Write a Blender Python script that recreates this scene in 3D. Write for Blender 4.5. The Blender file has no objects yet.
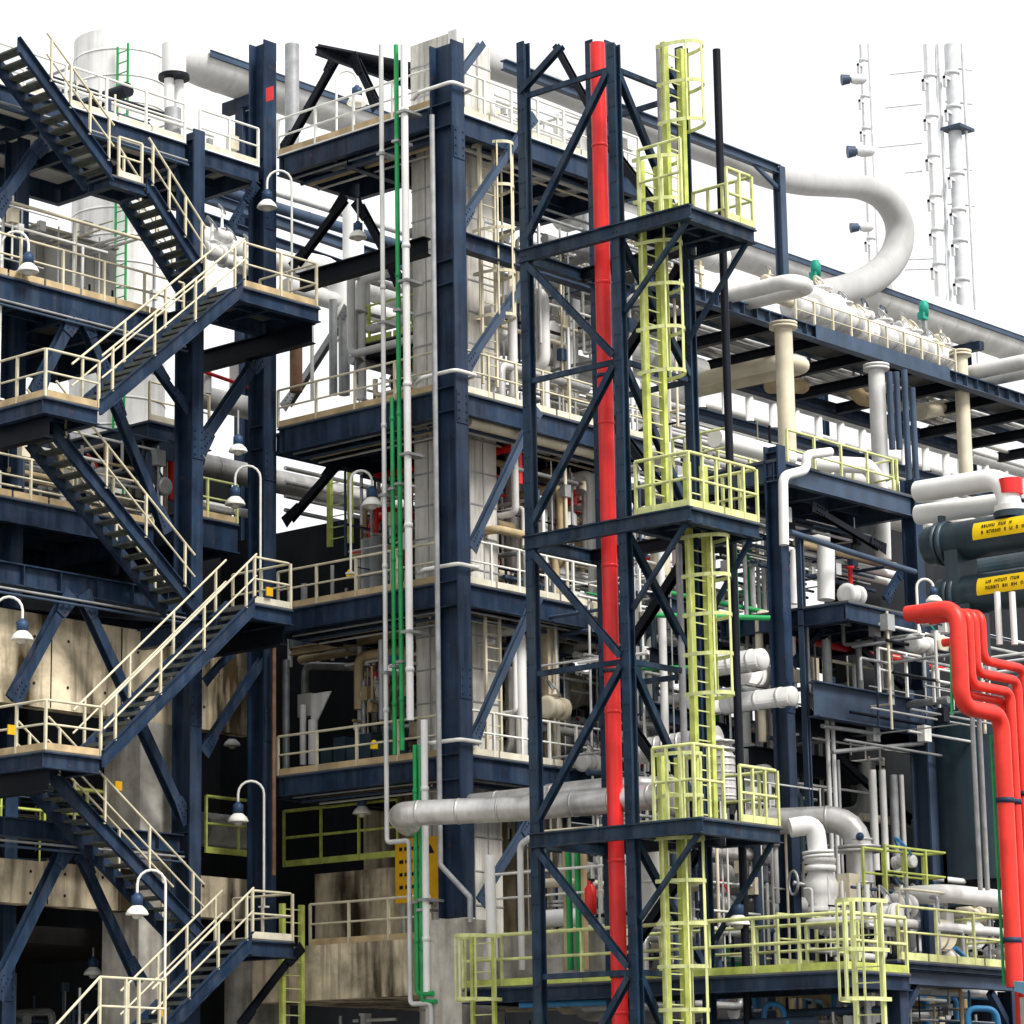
import bpy, math, random
from mathutils import Vector as V
random.seed(7)
SC=bpy.context.scene; COL=SC.collection
# ------------------------------------------------------------------ survey camera: turns a measured image point into a place on a real plane
F,CX,CY,PITCH,CZ=2985.,280.,512.,math.radians(12.06),1.6
cp,sp=math.cos(PITCH),math.sin(PITCH); r2=math.sqrt(.5)
def ray(px,py):
    u=(px-CX)/F; v=(CY-py)/F; fw=cp-v*sp
    return ((fw+u)*r2,(fw-u)*r2,sp+v*cp)
def OX(px,py,X): d=ray(px,py); t=X/d[0]; return V((X,d[1]*t,CZ+d[2]*t))
def OY(px,py,Y): d=ray(px,py); t=Y/d[1]; return V((d[0]*t,Y,CZ+d[2]*t))
def OD(px,py,D): d=ray(px,py); t=D/((d[0]+d[1])*r2); return V((d[0]*t,d[1]*t,CZ+d[2]*t))
def PXS(X,*a): return [OX(p,q,X) for p,q in a]
def PYS(Y,*a): return [OY(p,q,Y) for p,q in a]
# ------------------------------------------------------------------ materials
def mat(name,col,rough=.5,metal=0.,var=.25,scale=1.5,streak=0.,dirt=(.05,.04,.03),rust=0.,bump=0.,fine=0.,blot=0.,sx=2.2,spec=.16):
    m=bpy.data.materials.new(name); m.use_nodes=True; nt=m.node_tree; N=nt.nodes; L=nt.links
    b=N['Principled BSDF']; b.inputs['Roughness'].default_value=rough; b.inputs['Metallic'].default_value=metal; b.inputs['Specular IOR Level'].default_value=.5 if metal else spec
    geo=N.new('ShaderNodeNewGeometry')
    n1=N.new('ShaderNodeTexNoise'); n1.inputs['Scale'].default_value=scale; n1.inputs['Detail'].default_value=6; L.new(geo.outputs['Position'],n1.inputs['Vector'])
    mr=N.new('ShaderNodeMapRange'); mr.inputs[1].default_value=.3; mr.inputs[2].default_value=.7; mr.inputs[3].default_value=1-var; mr.inputs[4].default_value=1+var*.6
    L.new(n1.outputs['Fac'],mr.inputs[0])
    mx=N.new('ShaderNodeMix'); mx.data_type='RGBA'; mx.blend_type='MULTIPLY'; mx.inputs[0].default_value=1
    mx.inputs[6].default_value=(*col,1); L.new(mr.outputs[0],mx.inputs[7]); out=mx.outputs[2]
    def over(fac,c,out):
        q=N.new('ShaderNodeMix'); q.data_type='RGBA'; L.new(fac,q.inputs[0]); L.new(out,q.inputs[6]); q.inputs[7].default_value=(*c,1); return q.outputs[2]
    if streak>0:
        mp=N.new('ShaderNodeMapping'); mp.inputs['Scale'].default_value=(sx,sx,.16 if sx>2 else .13); L.new(geo.outputs['Position'],mp.inputs['Vector'])
        n2=N.new('ShaderNodeTexNoise'); n2.inputs['Scale'].default_value=1.6; n2.inputs['Detail'].default_value=8; n2.inputs['Roughness'].default_value=.65 if sx>2 else .52; L.new(mp.outputs[0],n2.inputs['Vector'])
        m2=N.new('ShaderNodeMapRange'); m2.inputs[1].default_value=.44 if sx>2 else .49; m2.inputs[2].default_value=.64; m2.inputs[3].default_value=0; m2.inputs[4].default_value=streak
        L.new(n2.outputs['Fac'],m2.inputs[0]); out=over(m2.outputs[0],dirt,out)
    if rust>0:
        n3=N.new('ShaderNodeTexNoise'); n3.inputs['Scale'].default_value=4.5; n3.inputs['Detail'].default_value=9; n3.inputs['Roughness'].default_value=.7; L.new(geo.outputs['Position'],n3.inputs['Vector'])
        m3=N.new('ShaderNodeMapRange'); m3.inputs[1].default_value=.6; m3.inputs[2].default_value=.74; m3.inputs[3].default_value=0; m3.inputs[4].default_value=rust
        L.new(n3.outputs['Fac'],m3.inputs[0]); out=over(m3.outputs[0],(.14,.055,.025),out)
    if blot>0:
        n5=N.new('ShaderNodeTexNoise'); n5.inputs['Scale'].default_value=.55; n5.inputs['Detail'].default_value=10; n5.inputs['Roughness'].default_value=.62; n5.inputs['Distortion'].default_value=.4; L.new(geo.outputs['Position'],n5.inputs['Vector'])
        m5=N.new('ShaderNodeMapRange'); m5.inputs[1].default_value=.5; m5.inputs[2].default_value=.66; m5.inputs[3].default_value=0; m5.inputs[4].default_value=blot
        L.new(n5.outputs['Fac'],m5.inputs[0]); out=over(m5.outputs[0],dirt,out)
        mp6=N.new('ShaderNodeMapping'); mp6.inputs['Scale'].default_value=(3.2,3.2,.22); L.new(geo.outputs['Position'],mp6.inputs['Vector'])
        n6=N.new('ShaderNodeTexNoise'); n6.inputs['Scale'].default_value=1.5; n6.inputs['Detail'].default_value=5; L.new(mp6.outputs[0],n6.inputs['Vector'])
        m6=N.new('ShaderNodeMapRange'); m6.inputs[1].default_value=.52; m6.inputs[2].default_value=.7; m6.inputs[3].default_value=0; m6.inputs[4].default_value=blot
        L.new(n6.outputs['Fac'],m6.inputs[0]); out=over(m6.outputs[0],(dirt[0]*1.6,dirt[1]*1.3,dirt[2]),out)
    L.new(out,b.inputs['Base Color'])
    if bump>0:
        bp=N.new('ShaderNodeBump'); bp.inputs['Strength'].default_value=bump; bp.inputs['Distance'].default_value=.02
        n4=N.new('ShaderNodeTexNoise'); n4.inputs['Scale'].default_value=fine or 9; n4.inputs['Detail'].default_value=4; L.new(geo.outputs['Position'],n4.inputs['Vector'])
        L.new(n4.outputs['Fac'],bp.inputs['Height']); L.new(bp.outputs[0],b.inputs['Normal'])
    return m
M={}
M['navy']=mat('navy paint',(.013,.029,.062),.5,var=.55,scale=1.3,streak=.42,dirt=(.06,.08,.12),rust=.6)
M['tnavy']=mat('tower blue paint',(.011,.029,.058),.5,var=.55,scale=2,streak=.4,dirt=(.07,.09,.11),rust=.5)
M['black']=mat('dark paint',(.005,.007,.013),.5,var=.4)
M['slate']=mat('slate grey paint',(.05,.077,.125),.45,var=.25,streak=.2,dirt=(.03,.03,.04))
M['cream']=mat('cream handrail paint',(.62,.57,.42),.5,var=.22,scale=3,rust=.35)
M['white']=mat('white handrail paint',(.74,.74,.70),.5,var=.15,scale=3,rust=.2)
M['lime']=mat('lime paint',(.50,.57,.13),.5,var=.35,scale=3.5,rust=.4,streak=.3,dirt=(.30,.32,.14))
M['limed']=mat('pale lime paint',(.62,.66,.29),.5,var=.3,scale=3.5,rust=.4,streak=.25,dirt=(.38,.38,.22))
M['toe']=mat('tan kick plate',(.50,.38,.22),.6,var=.35,scale=2.5,rust=.3)
M['toew']=mat('pale kick plate',(.66,.62,.50),.6,var=.25,scale=2.5,rust=.3)
M['deck']=mat('deck plate',(.12,.12,.115),.7,var=.35,scale=1.2,streak=0,rust=.3)
M['deckp']=mat('pale deck underside',(.8,.78,.73),.7,var=.25,scale=1.2,rust=.2)
M['tread']=mat('stair tread',(.10,.11,.10),.6,var=.4,scale=4,rust=.2)
M['pipe']=mat('white insulated pipe',(.64,.64,.63),.42,var=.18,scale=1.3,rust=.18,streak=.2,dirt=(.33,.31,.27))
M['pipew']=mat('bright white pipe',(.78,.78,.77),.35,var=.08,scale=1.5)
M['silver']=mat('aluminium cladding',(.62,.61,.60),.38,metal=.55,var=.25,scale=2.2,streak=.3,dirt=(.25,.22,.19))
M['creampipe']=mat('cream pipe',(.66,.60,.46),.5,var=.2,scale=1.6,rust=.15)
M['grey']=mat('galvanised steel',(.33,.34,.35),.45,metal=.3,var=.3,scale=3)
M['red']=mat('red pipe paint',(.78,.02,.02),.38,var=.2,scale=1.5,streak=.25,dirt=(.42,.02,.018),spec=.4)
M['redo']=mat('orange red pipe paint',(.78,.035,.022),.4,var=.22,scale=1.8,streak=.3,dirt=(.40,.025,.018),rust=.15,spec=.35)
M['green']=mat('green pipe paint',(.03,.33,.10),.45,var=.25,scale=2)
M['teal']=mat('teal valve paint',(.02,.30,.22),.45,var=.3,scale=4)
M['blue']=mat('bright blue paint',(.05,.22,.45),.4,var=.2,scale=3)
M['conc']=mat('stained concrete',(.72,.615,.44),.85,var=.35,scale=1.6,streak=1.,dirt=(.035,.026,.014),bump=.5,blot=.6,sx=.75)
M['concg']=mat('grey concrete',(.52,.50,.45),.85,var=.35,scale=1.8,streak=.5,dirt=(.12,.11,.09),bump=.5,blot=.5,sx=.8)
M['concd']=mat('shade darkened concrete',(.022,.02,.018),.9,var=.5,scale=.8,streak=.6,dirt=(.012,.011,.01))  # near-black base puts the bays' shade into the colour; form joints share it
M['clad']=mat('pale cladding',(.8,.8,.79),.55,var=.18,scale=.9,streak=.4,dirt=(.26,.25,.23))
M['block']=mat('block shaft',(.66,.64,.59),.8,var=.22,scale=1.3,streak=.6,dirt=(.16,.15,.13),bump=.3)
M['exch']=mat('exchanger paint',(.022,.046,.062),.36,spec=.4,var=.3,scale=1.4,streak=.25,dirt=(.08,.09,.10))
M['yellow']=mat('yellow sign paint',(.85,.58,.01),.45,var=.12,scale=2)
M['amber']=mat('amber board',(.62,.34,.012),.55,var=.2,scale=2)
M['ink']=mat('black lettering',(.01,.01,.01),.6,var=.1)
M['lampw']=mat('white lamp enamel',(.84,.83,.78),.35,var=.08)
M['glass']=mat('lamp glass',(.55,.53,.48),.15,var=.1)
M['lblue']=mat('lamp housing blue',(.03,.06,.12),.4,var=.2)
M['swan']=mat('shade greyed white jacket',(.40,.40,.40),.5,var=.12,scale=.8,streak=.2,dirt=(.25,.24,.22))  # loop's shading against the sky put into the grey base, streaks on top
M['tan']=mat('tan lagging',(.46,.36,.21),.7,var=.35,scale=2,rust=.25)
M['brown']=mat('weathered brown pipe',(.22,.13,.085),.7,var=.4,scale=3)
M['far']=mat('haze paled steel',(.80,.81,.82),.6,var=.08)  # haze of distance put into the pale colour
M['fard']=mat('haze paled grey steel',(.60,.61,.63),.6,var=.2)  # grey steel lightened, haze mixed into the colour
M['cab']=mat('cabinet grey',(.40,.40,.37),.5,var=.15)
M['shadewall']=mat('shade dark backing',(.016,.018,.022),.8,var=.5,scale=.5,streak=.5,dirt=(.008,.008,.009))  # near-black colour stands for the deep shade behind the frames
M['lbl']=mat('light blue cabinet paint',(.14,.33,.46),.4,var=.15)
M['ground']=mat('plant ground',(.27,.26,.24),.9,var=.4,scale=.4,bump=.3)
# ------------------------------------------------------------------ mesh helpers
class MB:
    def __init__(s): s.v=[]; s.f=[]; s.sm=[]
    def add(s,vs,fs,sm=False):
        o=len(s.v); s.v+= [V(x) for x in vs]; s.f+=[tuple(i+o for i in f) for f in fs]; s.sm+=[sm]*len(fs); return s
    def box(s,x0,x1,y0,y1,z0,z1):
        return s.add([(x0,y0,z0),(x1,y0,z0),(x1,y1,z0),(x0,y1,z0),(x0,y0,z1),(x1,y0,z1),(x1,y1,z1),(x0,y1,z1)],
            [(3,2,1,0),(4,5,6,7),(0,1,5,4),(1,2,6,5),(2,3,7,6),(3,0,4,7)])
    def frame(s,p,q,up):
        d=(q-p).normalized(); up=V(up)
        if abs(d.dot(up))>.98: up=V((1,0,0)) if abs(d.x)<.9 else V((0,1,0))
        a=d.cross(up).normalized(); b=a.cross(d).normalized(); return d,a,b
    def bar(s,p,q,w,h,up=(0,0,1)):      # rectangular bar, w sideways, h along up
        p=V(p); q=V(q); d,a,b=s.frame(p,q,up); vs=[]
        for c in (p,q):
            for i,j in ((-1,-1),(1,-1),(1,1),(-1,1)): vs.append(c+a*(i*w/2)+b*(j*h/2))
        return s.add(vs,[(3,2,1,0),(4,5,6,7),(0,1,5,4),(1,2,6,5),(2,3,7,6),(3,0,4,7)])
    def ibeam(s,p,q,w,h,up=(0,0,1),tf=.03,tw=.02):
        p=V(p); q=V(q); d,a,b=s.frame(p,q,up)
        for sg in (-1,1):
            o=b*(sg*(h/2-tf/2)); s.bar(p+o,q+o,w,tf,b)
        s.bar(p,q,tw,h-2*tf,b); return s
    def prism(s,pts,ext):               # planar polygon pushed by ext
        n=len(pts); e=V(ext); vs=[V(p) for p in pts]+[V(p)+e for p in pts]
        fs=[tuple(range(n-1,-1,-1)),tuple(range(n,2*n))]+[(i,(i+1)%n,n+(i+1)%n,n+i) for i in range(n)]
        return s.add(vs,fs)
    def ring(s,c,a,b,r,n): return [c+a*(r*math.cos(2*math.pi*k/n))+b*(r*math.sin(2*math.pi*k/n)) for k in range(n)]
    def sweep(s,pts,rad,n=10,closed=False,cap=True):
        pts=[V(p) for p in pts]; m=len(pts); rad=rad if isinstance(rad,(list,tuple)) else [rad]*m
        T=[]
        for i in range(m):
            if closed: t=pts[(i+1)%m]-pts[i-1]
            else: t=pts[min(i+1,m-1)]-pts[max(i-1,0)]
            T.append(t.normalized())
        up=V((0,0,1)) if abs(T[0].z)<.9 else V((1,0,0)); a=T[0].cross(up).normalized(); vs=[]
        for i in range(m):
            a=(a-T[i]*a.dot(T[i])).normalized(); b=T[i].cross(a); vs+=s.ring(pts[i],a,b,rad[i],n)
        fs=[]
        for i in range(m if closed else m-1):
            j=(i+1)%m
            for k in range(n): l=(k+1)%n; fs.append((i*n+k,i*n+l,j*n+l,j*n+k))
        s.add(vs,fs,True)
        if cap and not closed:
            s.add(vs[:n],[tuple(range(n-1,-1,-1))]); s.add(vs[-n:],[tuple(range(n))])
        return s
    def tube(s,pts,r,bend=0.,n=10,closed=False): return s.sweep(fillet(pts,bend) if bend>0 else pts,r,n,closed)
    def lathe(s,p,axis,prof,n=16):      # prof: (along, radius)
        p=V(p); ax=V(axis).normalized(); up=V((0,0,1)) if abs(ax.z)<.9 else V((1,0,0)); a=ax.cross(up).normalized(); b=ax.cross(a)
        vs=[]
        for t,r in prof: vs+=s.ring(p+ax*t,a,b,max(r,.0005),n)
        fs=[(i*n+k,i*n+(k+1)%n,(i+1)*n+(k+1)%n,(i+1)*n+k) for i in range(len(prof)-1) for k in range(n)]
        # hard steps stay crisp because each profile corner is doubled by the caller where needed
        s.add(vs,fs,True); s.add(vs[:n],[tuple(range(n-1,-1,-1))]); s.add(vs[-n:],[tuple(range(n))]); return s
    def torus(s,c,axis,R,r,n=24,m=6):
        ax=V(axis).normalized(); up=V((0,0,1)) if abs(ax.z)<.9 else V((1,0,0)); a=ax.cross(up).normalized(); b=ax.cross(a)
        return s.sweep(s.ring(V(c),a,b,R,n),r,m,closed=True)
def fillet(pts,R,seg=6):
    pts=[V(p) for p in pts]; out=[pts[0]]
    for i in range(1,len(pts)-1):
        a,b,c=pts[i-1],pts[i],pts[i+1]; u=(a-b); w=(c-b); lu,lw=u.length,w.length; u.normalize(); w.normalize()
        ang=u.angle(w)
        if ang>3.1 or ang<.02: out.append(b); continue
        d=min(R/math.tan(ang/2),lu*.49,lw*.49); p0=b+u*d; p1=b+w*d
        for k in range(seg+1):
            t=k/seg; out.append(p0*(1-t)**2+ (b*.75+(p0+p1)*.125)*0 + b*2*t*(1-t)+p1*t*t)
    out.append(pts[-1]); return out
def link(name,mb,m,parent=None,origin=None):
    if parent is not None: o0=parent['_w'] if '_w' in parent else (0,0,0)
    else:
        xs=[v.x for v in mb.v]; ys=[v.y for v in mb.v]; zs=[v.z for v in mb.v]
        o0=origin or ((min(xs)+max(xs))/2,(min(ys)+max(ys))/2,min(zs))
    o0=V(o0); me=bpy.data.meshes.new(name); me.from_pydata([tuple(v-o0) for v in mb.v],[],mb.f)
    me.polygons.foreach_set('use_smooth',mb.sm); me.materials.append(M[m] if isinstance(m,str) else m)
    o=bpy.data.objects.new(name,me); COL.objects.link(o); o['_w']=tuple(o0)
    if parent is not None: o.parent=parent
    else: o.location=o0
    return o
def tag(o,label,cat,group=None,kind=None):
    o['label']=label; o['category']=cat
    if group: o['group']=group
    if kind: o['kind']=kind
    return o
def thing(name,label,cat,loc,group=None):
    o=bpy.data.objects.new(name,None); COL.objects.link(o); o.location=loc; o.empty_display_size=.2; o['_w']=tuple(loc); return tag(o,label,cat,group)
def one(name,mb,m,label,cat,group=None): return tag(link(name,mb,m),label,cat,group)
def struct(name,mb,m): o=link(name,mb,m); o['kind']='structure'; return o
def dup(root,loc,label=None,group=None):
    r=root.copy(); COL.objects.link(r); r.location=loc; r['_w']=tuple(loc)
    if label: r['label']=label
    if group: r['group']=group
    for ch in list(root.children):
        c=ch.copy(); COL.objects.link(c); c.parent=r
        for g in ch.children: d=g.copy(); COL.objects.link(d); d.parent=c
    return r
# ------------------------------------------------------------------ builders
def column(label,x,y,z0,z1,b,h,m='navy',group=None,plates=(),axis='Y',tf=.045):
    t=thing('steel_column',label,'column',(x,y,z0),group)
    up=(0,1,0) if axis=='Y' else (1,0,0)
    link('shaft',MB().ibeam((x,y,z0),(x,y,z1),b,h,up,tf,.03),m,t)
    k=z0+5.2
    while k<z1-2:           # bolted flange splices
        q=MB()
        for s in (-1,1):
            e=(0,s,0) if axis=='Y' else (s,0,0); c=V((x,y,k))+V(e)*(h/2+.012)
            if axis=='Y': q.box(c.x-b*.46,c.x+b*.46,c.y-.011,c.y+.011,k-.38,k+.38)
            else: q.box(c.x-.011,c.x+.011,c.y-b*.46,c.y+b*.46,k-.38,k+.38)
            for i in range(4):
                for j in (-.3,.3):
                    o=c+V(((b*j,0,0) if axis=='Y' else (0,b*j,0)))+V((0,0,-.28+.19*i)); q.lathe(o,e,[(.01,.024),(.036,.024)],6)
        link('splice_plate',q,m,t); k+=6.3
    for z in plates:        # stiffener plates between the flanges
        q=MB()
        for dz in (-.28,.28): q.box(x-b/2+.01,x+b/2-.01,y-h/2+.05,y+h/2-.05,z+dz-.012,z+dz+.012)
        link('stiffener',q,m,t)
    return t
def guard(parent,pts,h=.95,m='cream',gap=1.25,toe=None,r=.03,ends=True,mid=True,out=(0,0)):
    pts=[V(p) for p in pts]; hz=V((0,0,h))
    mb=MB().tube([p+hz for p in pts],r,.12,8)
    if mid: mb.tube([p+hz*.52 for p in pts],r*.85,.1,8)
    g=link('guardrail',mb,m,parent)
    for i in range(len(pts)-1):
        a,b=pts[i],pts[i+1]; L=(b-a).length; n=max(1,round(L/gap))
        for k in range(n+1):
            if k==n and i<len(pts)-2: continue
            c=a.lerp(b,k/n); link('post',MB().bar(c,c+hz,.055,.055,(1,0,0)),m,g)
        if toe:
            tb=MB(); n2=max(1,round(L/1.15)); d=(b-a)/n2
            for k in range(n2):
                p=a+d*(k+.03); q=a+d*(k+.97); tb.bar(p+V((0,0,.075)),q+V((0,0,.075)),.03,.15)
            link('toe_board',tb,toe,parent)
    return g
def platform(label,x0,x1,y0,y1,z,bh=.36,group=None,nx=2,ny=2,m='navy',deck='deck',rails=(),rm='cream',toe='toe',rh=.95,cat='platform',gap=1.25,edges='xXyY',jh=None):
    t=thing('platform',label,cat,((x0+x1)/2,(y0+y1)/2,z-bh),group)
    link('deck',MB().box(x0+.02,x1-.02,y0+.02,y1-.02,z-.04,z),deck,t)
    w=.18; zc=z-.045-bh/2; e=[]
    if 'y' in edges: e.append(((x0,y0+w/2,zc),(x1,y0+w/2,zc)))
    if 'Y' in edges: e.append(((x0,y1-w/2,zc),(x1,y1-w/2,zc)))
    if 'x' in edges: e.append(((x0+w/2,y0+w+.004,zc),(x0+w/2,y1-w-.004,zc)))
    if 'X' in edges: e.append(((x1-w/2,y0+w+.004,zc),(x1-w/2,y1-w-.004,zc)))
    for p,q in e: link('edge_beam',MB().ibeam(p,q,w,bh),m,t)
    jh=jh or bh*.62
    for k in range(1,nx+1):
        x=x0+(x1-x0)*k/(nx+1); link('joist',MB().ibeam((x,y0+w+.01,z-.05-jh/2),(x,y1-w-.01,z-.05-jh/2),.13,jh),m,t)
    for k in range(1,ny+1):
        y=y0+(y1-y0)*k/(ny+1); link('joist',MB().ibeam((x0+w+.01,y,z-.052-jh*.4),(x1-w-.01,y,z-.052-jh*.4),.1,jh*.8),m,t)
    for r in rails: guard(t,[V((a,b,z)) for a,b in r],rh,rm,gap,toe)
    return t
def beam(label,p,q,b=.3,h=.4,m='navy',group=None,up=(0,0,1),stiff=0,name='steel_beam',cat='beam'):
    mb=MB().ibeam(p,q,b,h,up); p=V(p); q=V(q); d,a,bb=mb.frame(p,q,up)
    for k in range(stiff):
        c=p.lerp(q,(k+.5)/stiff); mb.bar(c-d*.01,c+d*.01,b*.96,h-.07,bb)
    return one(name,mb,m,label,cat,group)
def brace(label,p,q,b=.2,h=.2,m='navy',group=None,gus=True):
    t=thing('diagonal_brace',label,'brace',V(p),group); p=V(p); q=V(q)
    ext=V((0,1,0)) if abs(p.y-q.y)<abs(p.x-q.x) else V((1,0,0))
    link('strut',MB().ibeam(p,q,b,h,ext,.025,.02),m,t)
    if gus:
        d=(q-p).normalized()
        for c,s in ((p,1),(q,-1)):
            a=d.cross(ext).normalized(); g=MB(); w=h*1.0
            pts=[c+a*w-d*s*.12-ext*(h/2+.012),c-a*w-d*s*.12-ext*(h/2+.012),c-a*w*.6+d*s*.5-ext*(h/2+.012),c+a*w*.6+d*s*.5-ext*(h/2+.012)]
            g.prism(pts,-ext*.02)
            for i in range(4):
                for j in (-1,1): cc=c+d*s*(.08+.1*i)+a*(j*.07)-ext*(h/2+.032); g.lathe(cc,-ext,[(0,.022),(.025,.022)],6)
            link('gusset_plate',g,m,t)
    return t
SMALL={}
def small(pts,r,m,bend,n=8):
    SMALL.setdefault(m,MB()).sweep(fillet(pts,bend) if bend>0 else pts,r,n)
def wires(bx,n,seed,mats,rmin=.015,rmax=.045,vert=.6):
    rg=random.Random(seed); lo,hi=V(bx[:3]),V(bx[3:])
    for k in range(n):
        p=V([rg.uniform(lo[i],hi[i]) for i in range(3)]); q=p.copy(); ax=2 if rg.random()<vert else rg.choice((0,0,1))
        d=rg.uniform(.3,1.)*(hi[ax]-lo[ax]); p[ax]=rg.uniform(lo[ax],hi[ax]-d) if hi[ax]-d>lo[ax] else lo[ax]; q[ax]=min(hi[ax],p[ax]+d)
        small([p,q],rg.uniform(rmin,rmax),rg.choice(mats),0,6)
        if rg.random()<.35: c=p.lerp(q,rg.random()); s=rg.uniform(.07,.16); SMALL.setdefault(rg.choice(mats),MB()).box(c.x-s,c.x+s,c.y-s*.7,c.y+s*.7,c.z-s*1.3,c.z+s*1.3)
def pipe(label,pts,r,m='pipe',bend=None,group=None,seam=0,flanges=(),n=12,name='pipe',cat='pipe',fm=None):
    bend=r*2.5 if bend is None else bend
    path=fillet(pts,bend) if bend>0 else [V(p) for p in pts]
    mb=MB().sweep(path,r,n)
    if seam:
        for i in range(len(pts)-1):
            a,b=V(pts[i]),V(pts[i+1]); L=(b-a).length; k=int(L/seam)
            for j in range(1,k+1):
                c=a.lerp(b,(j-.5)/k) if k else a; d=(b-a).normalized(); mb.lathe(c-d*.025,d,[(0,r+.004),(0,r+.009),(.05,r+.009),(.05,r+.004)],n)
    if not flanges: return one(name,mb,m,label,cat,group)
    t=thing(name,label,cat,V(pts[0]),group); link('tube',mb,m,t)
    for i,f in flanges:
        a,b=V(pts[i]),V(pts[i+1]); d=(b-a).normalized(); c=a.lerp(b,f)
        g=MB()
        for s in (-.075,.015): g.lathe(c+d*s,d,[(0,r),(0,r*1.6),(.06,r*1.6),(.06,r)],14)
        link('flange',g,fm or m,t)
    return t
def stair(label,p0,p1,yn,yf,m='navy',nt=14,sh=.3,railm='cream',rh=.95,rails=(1,1),cut=1.):
    """p0 foot, p1 head on the near side; treads run from yn to yf"""
    t=thing('stair_flight',label,'staircase',V((p0.x,yn,p0.z)))
    a=V((p0.x,0,p0.z)); b=V((p1.x,0,p1.z)); d=(b-a)
    for y in (yn,yf):
        mb=MB(); s=.03 if y==yn else -.03
        P=[a+V((0,y,-sh*.75)),b+V((0,y,-sh*.75)),b+V((0,y,sh*.45)),a+V((0,y,sh*.45))]
        mb.prism(P,V((0,s,0)))
        # channel flanges
        for e in (-sh*.75,sh*.45): mb.bar(a+V((0,y-s*1.3,e)),b+V((0,y-s*1.3,e)),.085,.022,(0,0,1))
        link('stringer',mb,m,t)
    for k in range(nt):
        c=a+d*((k+.5)/nt); w=.13
        mb=MB().box(c.x-w,c.x+w,yn+.035,yf-.035,c.z-.02,c.z+.02); mb.box(c.x-w-.004 if d.x>0 else c.x+w-.03,c.x-w+.03 if d.x>0 else c.x+w+.004,yn+.04,yf-.04,c.z-.06,c.z-.02)
        link('tread',mb,'tread',t)
    for y,on in ((yn-.05,rails[0]),(yf+.05,rails[1])):
        if not on: continue
        A=a+V((0,y,.1)); B=A.lerp(b+V((0,y,.1)),cut); hz=V((0,0,rh))
        g=link('handrail',MB().tube([A+hz,B+hz],.027,0,8).tube([A+hz*.5,B+hz*.5],.023,0,8),railm,t)
        for k in range(4):
            c=A.lerp(B,(k+.25)/3.5); link('post',MB().bar(c,c+hz,.05,.05,(1,0,0)),railm,g)
    return t
def ladder(label,c,z0,z1,face='-Y',w=.46,m='lime',cage=None,group=None,hoopgap=1.15,cr=.38,hm='limed',rm='limed',st=.065):
    """c=(x,y) middle between stiles. Climbed from the side 'face'."""
    x,y=c; t=thing('caged_ladder' if cage else 'ladder',label,'ladder',(x,y,z0),group)
    fx,fy={'-Y':(0,-1),'-X':(-1,0),'+Y':(0,1),'+X':(1,0)}[face]; sx,sy=abs(fy),abs(fx)
    for s in (-1,1):
        X=x+sx*s*w/2; Y=y+sy*s*w/2; link('stile',MB().box(X-st/2,X+st/2,Y-st/2,Y+st/2,z0,z1),m,t)
    n=int((z1-z0)/.3)
    for k in range(n):
        z=z0+.2+k*.3
        if z<z1-.05: link('rung',MB().bar((x-sx*w/2,y-sy*w/2,z),(x+sx*w/2,y+sy*w/2,z),.026,.026,(0,0,1)),rm,t)
    if cage:
        c0,c1=cage; nh=max(2,round((c1-c0)/hoopgap)+1)
        def cpt(a,z):   # a 0..1 around the hoop, from one stile to the other
            th=math.pi*(1.12*a-.06); k=-math.cos(th)*cr; f=math.sin(th)*cr*1.75+.02
            return V((x+sx*k+fx*f,y+sy*k+fy*f,z))
        for i in range(nh):
            z=c0+(c1-c0)*i/(nh-1)
            pts=[V((x-sx*w/2,y-sy*w/2,z))]+[cpt(k/14,z) for k in range(15)]+[V((x+sx*w/2,y+sy*w/2,z))]
            mb=MB()
            for a,b in zip(pts,pts[1:]): mb.bar(a,b,.014,.075,(0,0,1))
            link('hoop',mb,hm,t)
        for a in (.08,.29,.5,.71,.92):
            p=cpt(a,c0-.03); q=cpt(a,c1+.03); link('strap',MB().bar(p,q,.05,.014,(fx*(1),fy*1,0) if abs(a-.5)<.3 else (sx,sy,0)),hm,t)
    return t
LAMP=None
def lamp(label,p,h=1.9,side=(-1,0),reach=.55,drop=.55,post=True,m='white',scale=1.0,group='gooseneck lamps around the stairs and decks'):
    """p = lamp shade rim centre; gooseneck rises from the shade, arcs over and comes down as the pole of length h"""
    p=V(p); s=V((side[0],side[1],0)); t=thing('gooseneck_lamp',label,'lamp',p,group)
    sc=scale
    mb=MB().lathe(p,(0,0,1),[(0,.24*sc),(.02,.25*sc),(.10*sc,.21*sc),(.2*sc,.11*sc),(.24*sc,.08*sc)],18); link('lamp_shade',mb,'lampw',t)
    link('housing',MB().lathe(p+V((0,0,.2*sc)),(0,0,1),[(0,.10*sc),(.0,.13*sc),(.2*sc,.13*sc),(.22*sc,.08*sc),(.27*sc,.05*sc)],12),'lblue',t)
    link('bulb',MB().lathe(p+V((0,0,-.09*sc)),(0,0,1),[(0,.03),(.02,.09*sc),(.09*sc,.12*sc)],12),'glass',t)
    if post:
        top=.3*sc+drop; pts=[p+V((0,0,.42*sc))]
        for k in range(9):
            a=math.pi*k/8; pts.append(p+s*(reach/2*(1-math.cos(a)))+V((0,0,top+reach/2*math.sin(a))))
        pts.append(p+s*reach+V((0,0,top-h)))
        link('pole',MB().sweep(pts,.03,8),m,t)
        link('base_plate',MB().box(pts[-1].x-.09,pts[-1].x+.09,pts[-1].y-.09,pts[-1].y+.09,pts[-1].z-.02,pts[-1].z+.02),m,t)
    return t
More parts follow.
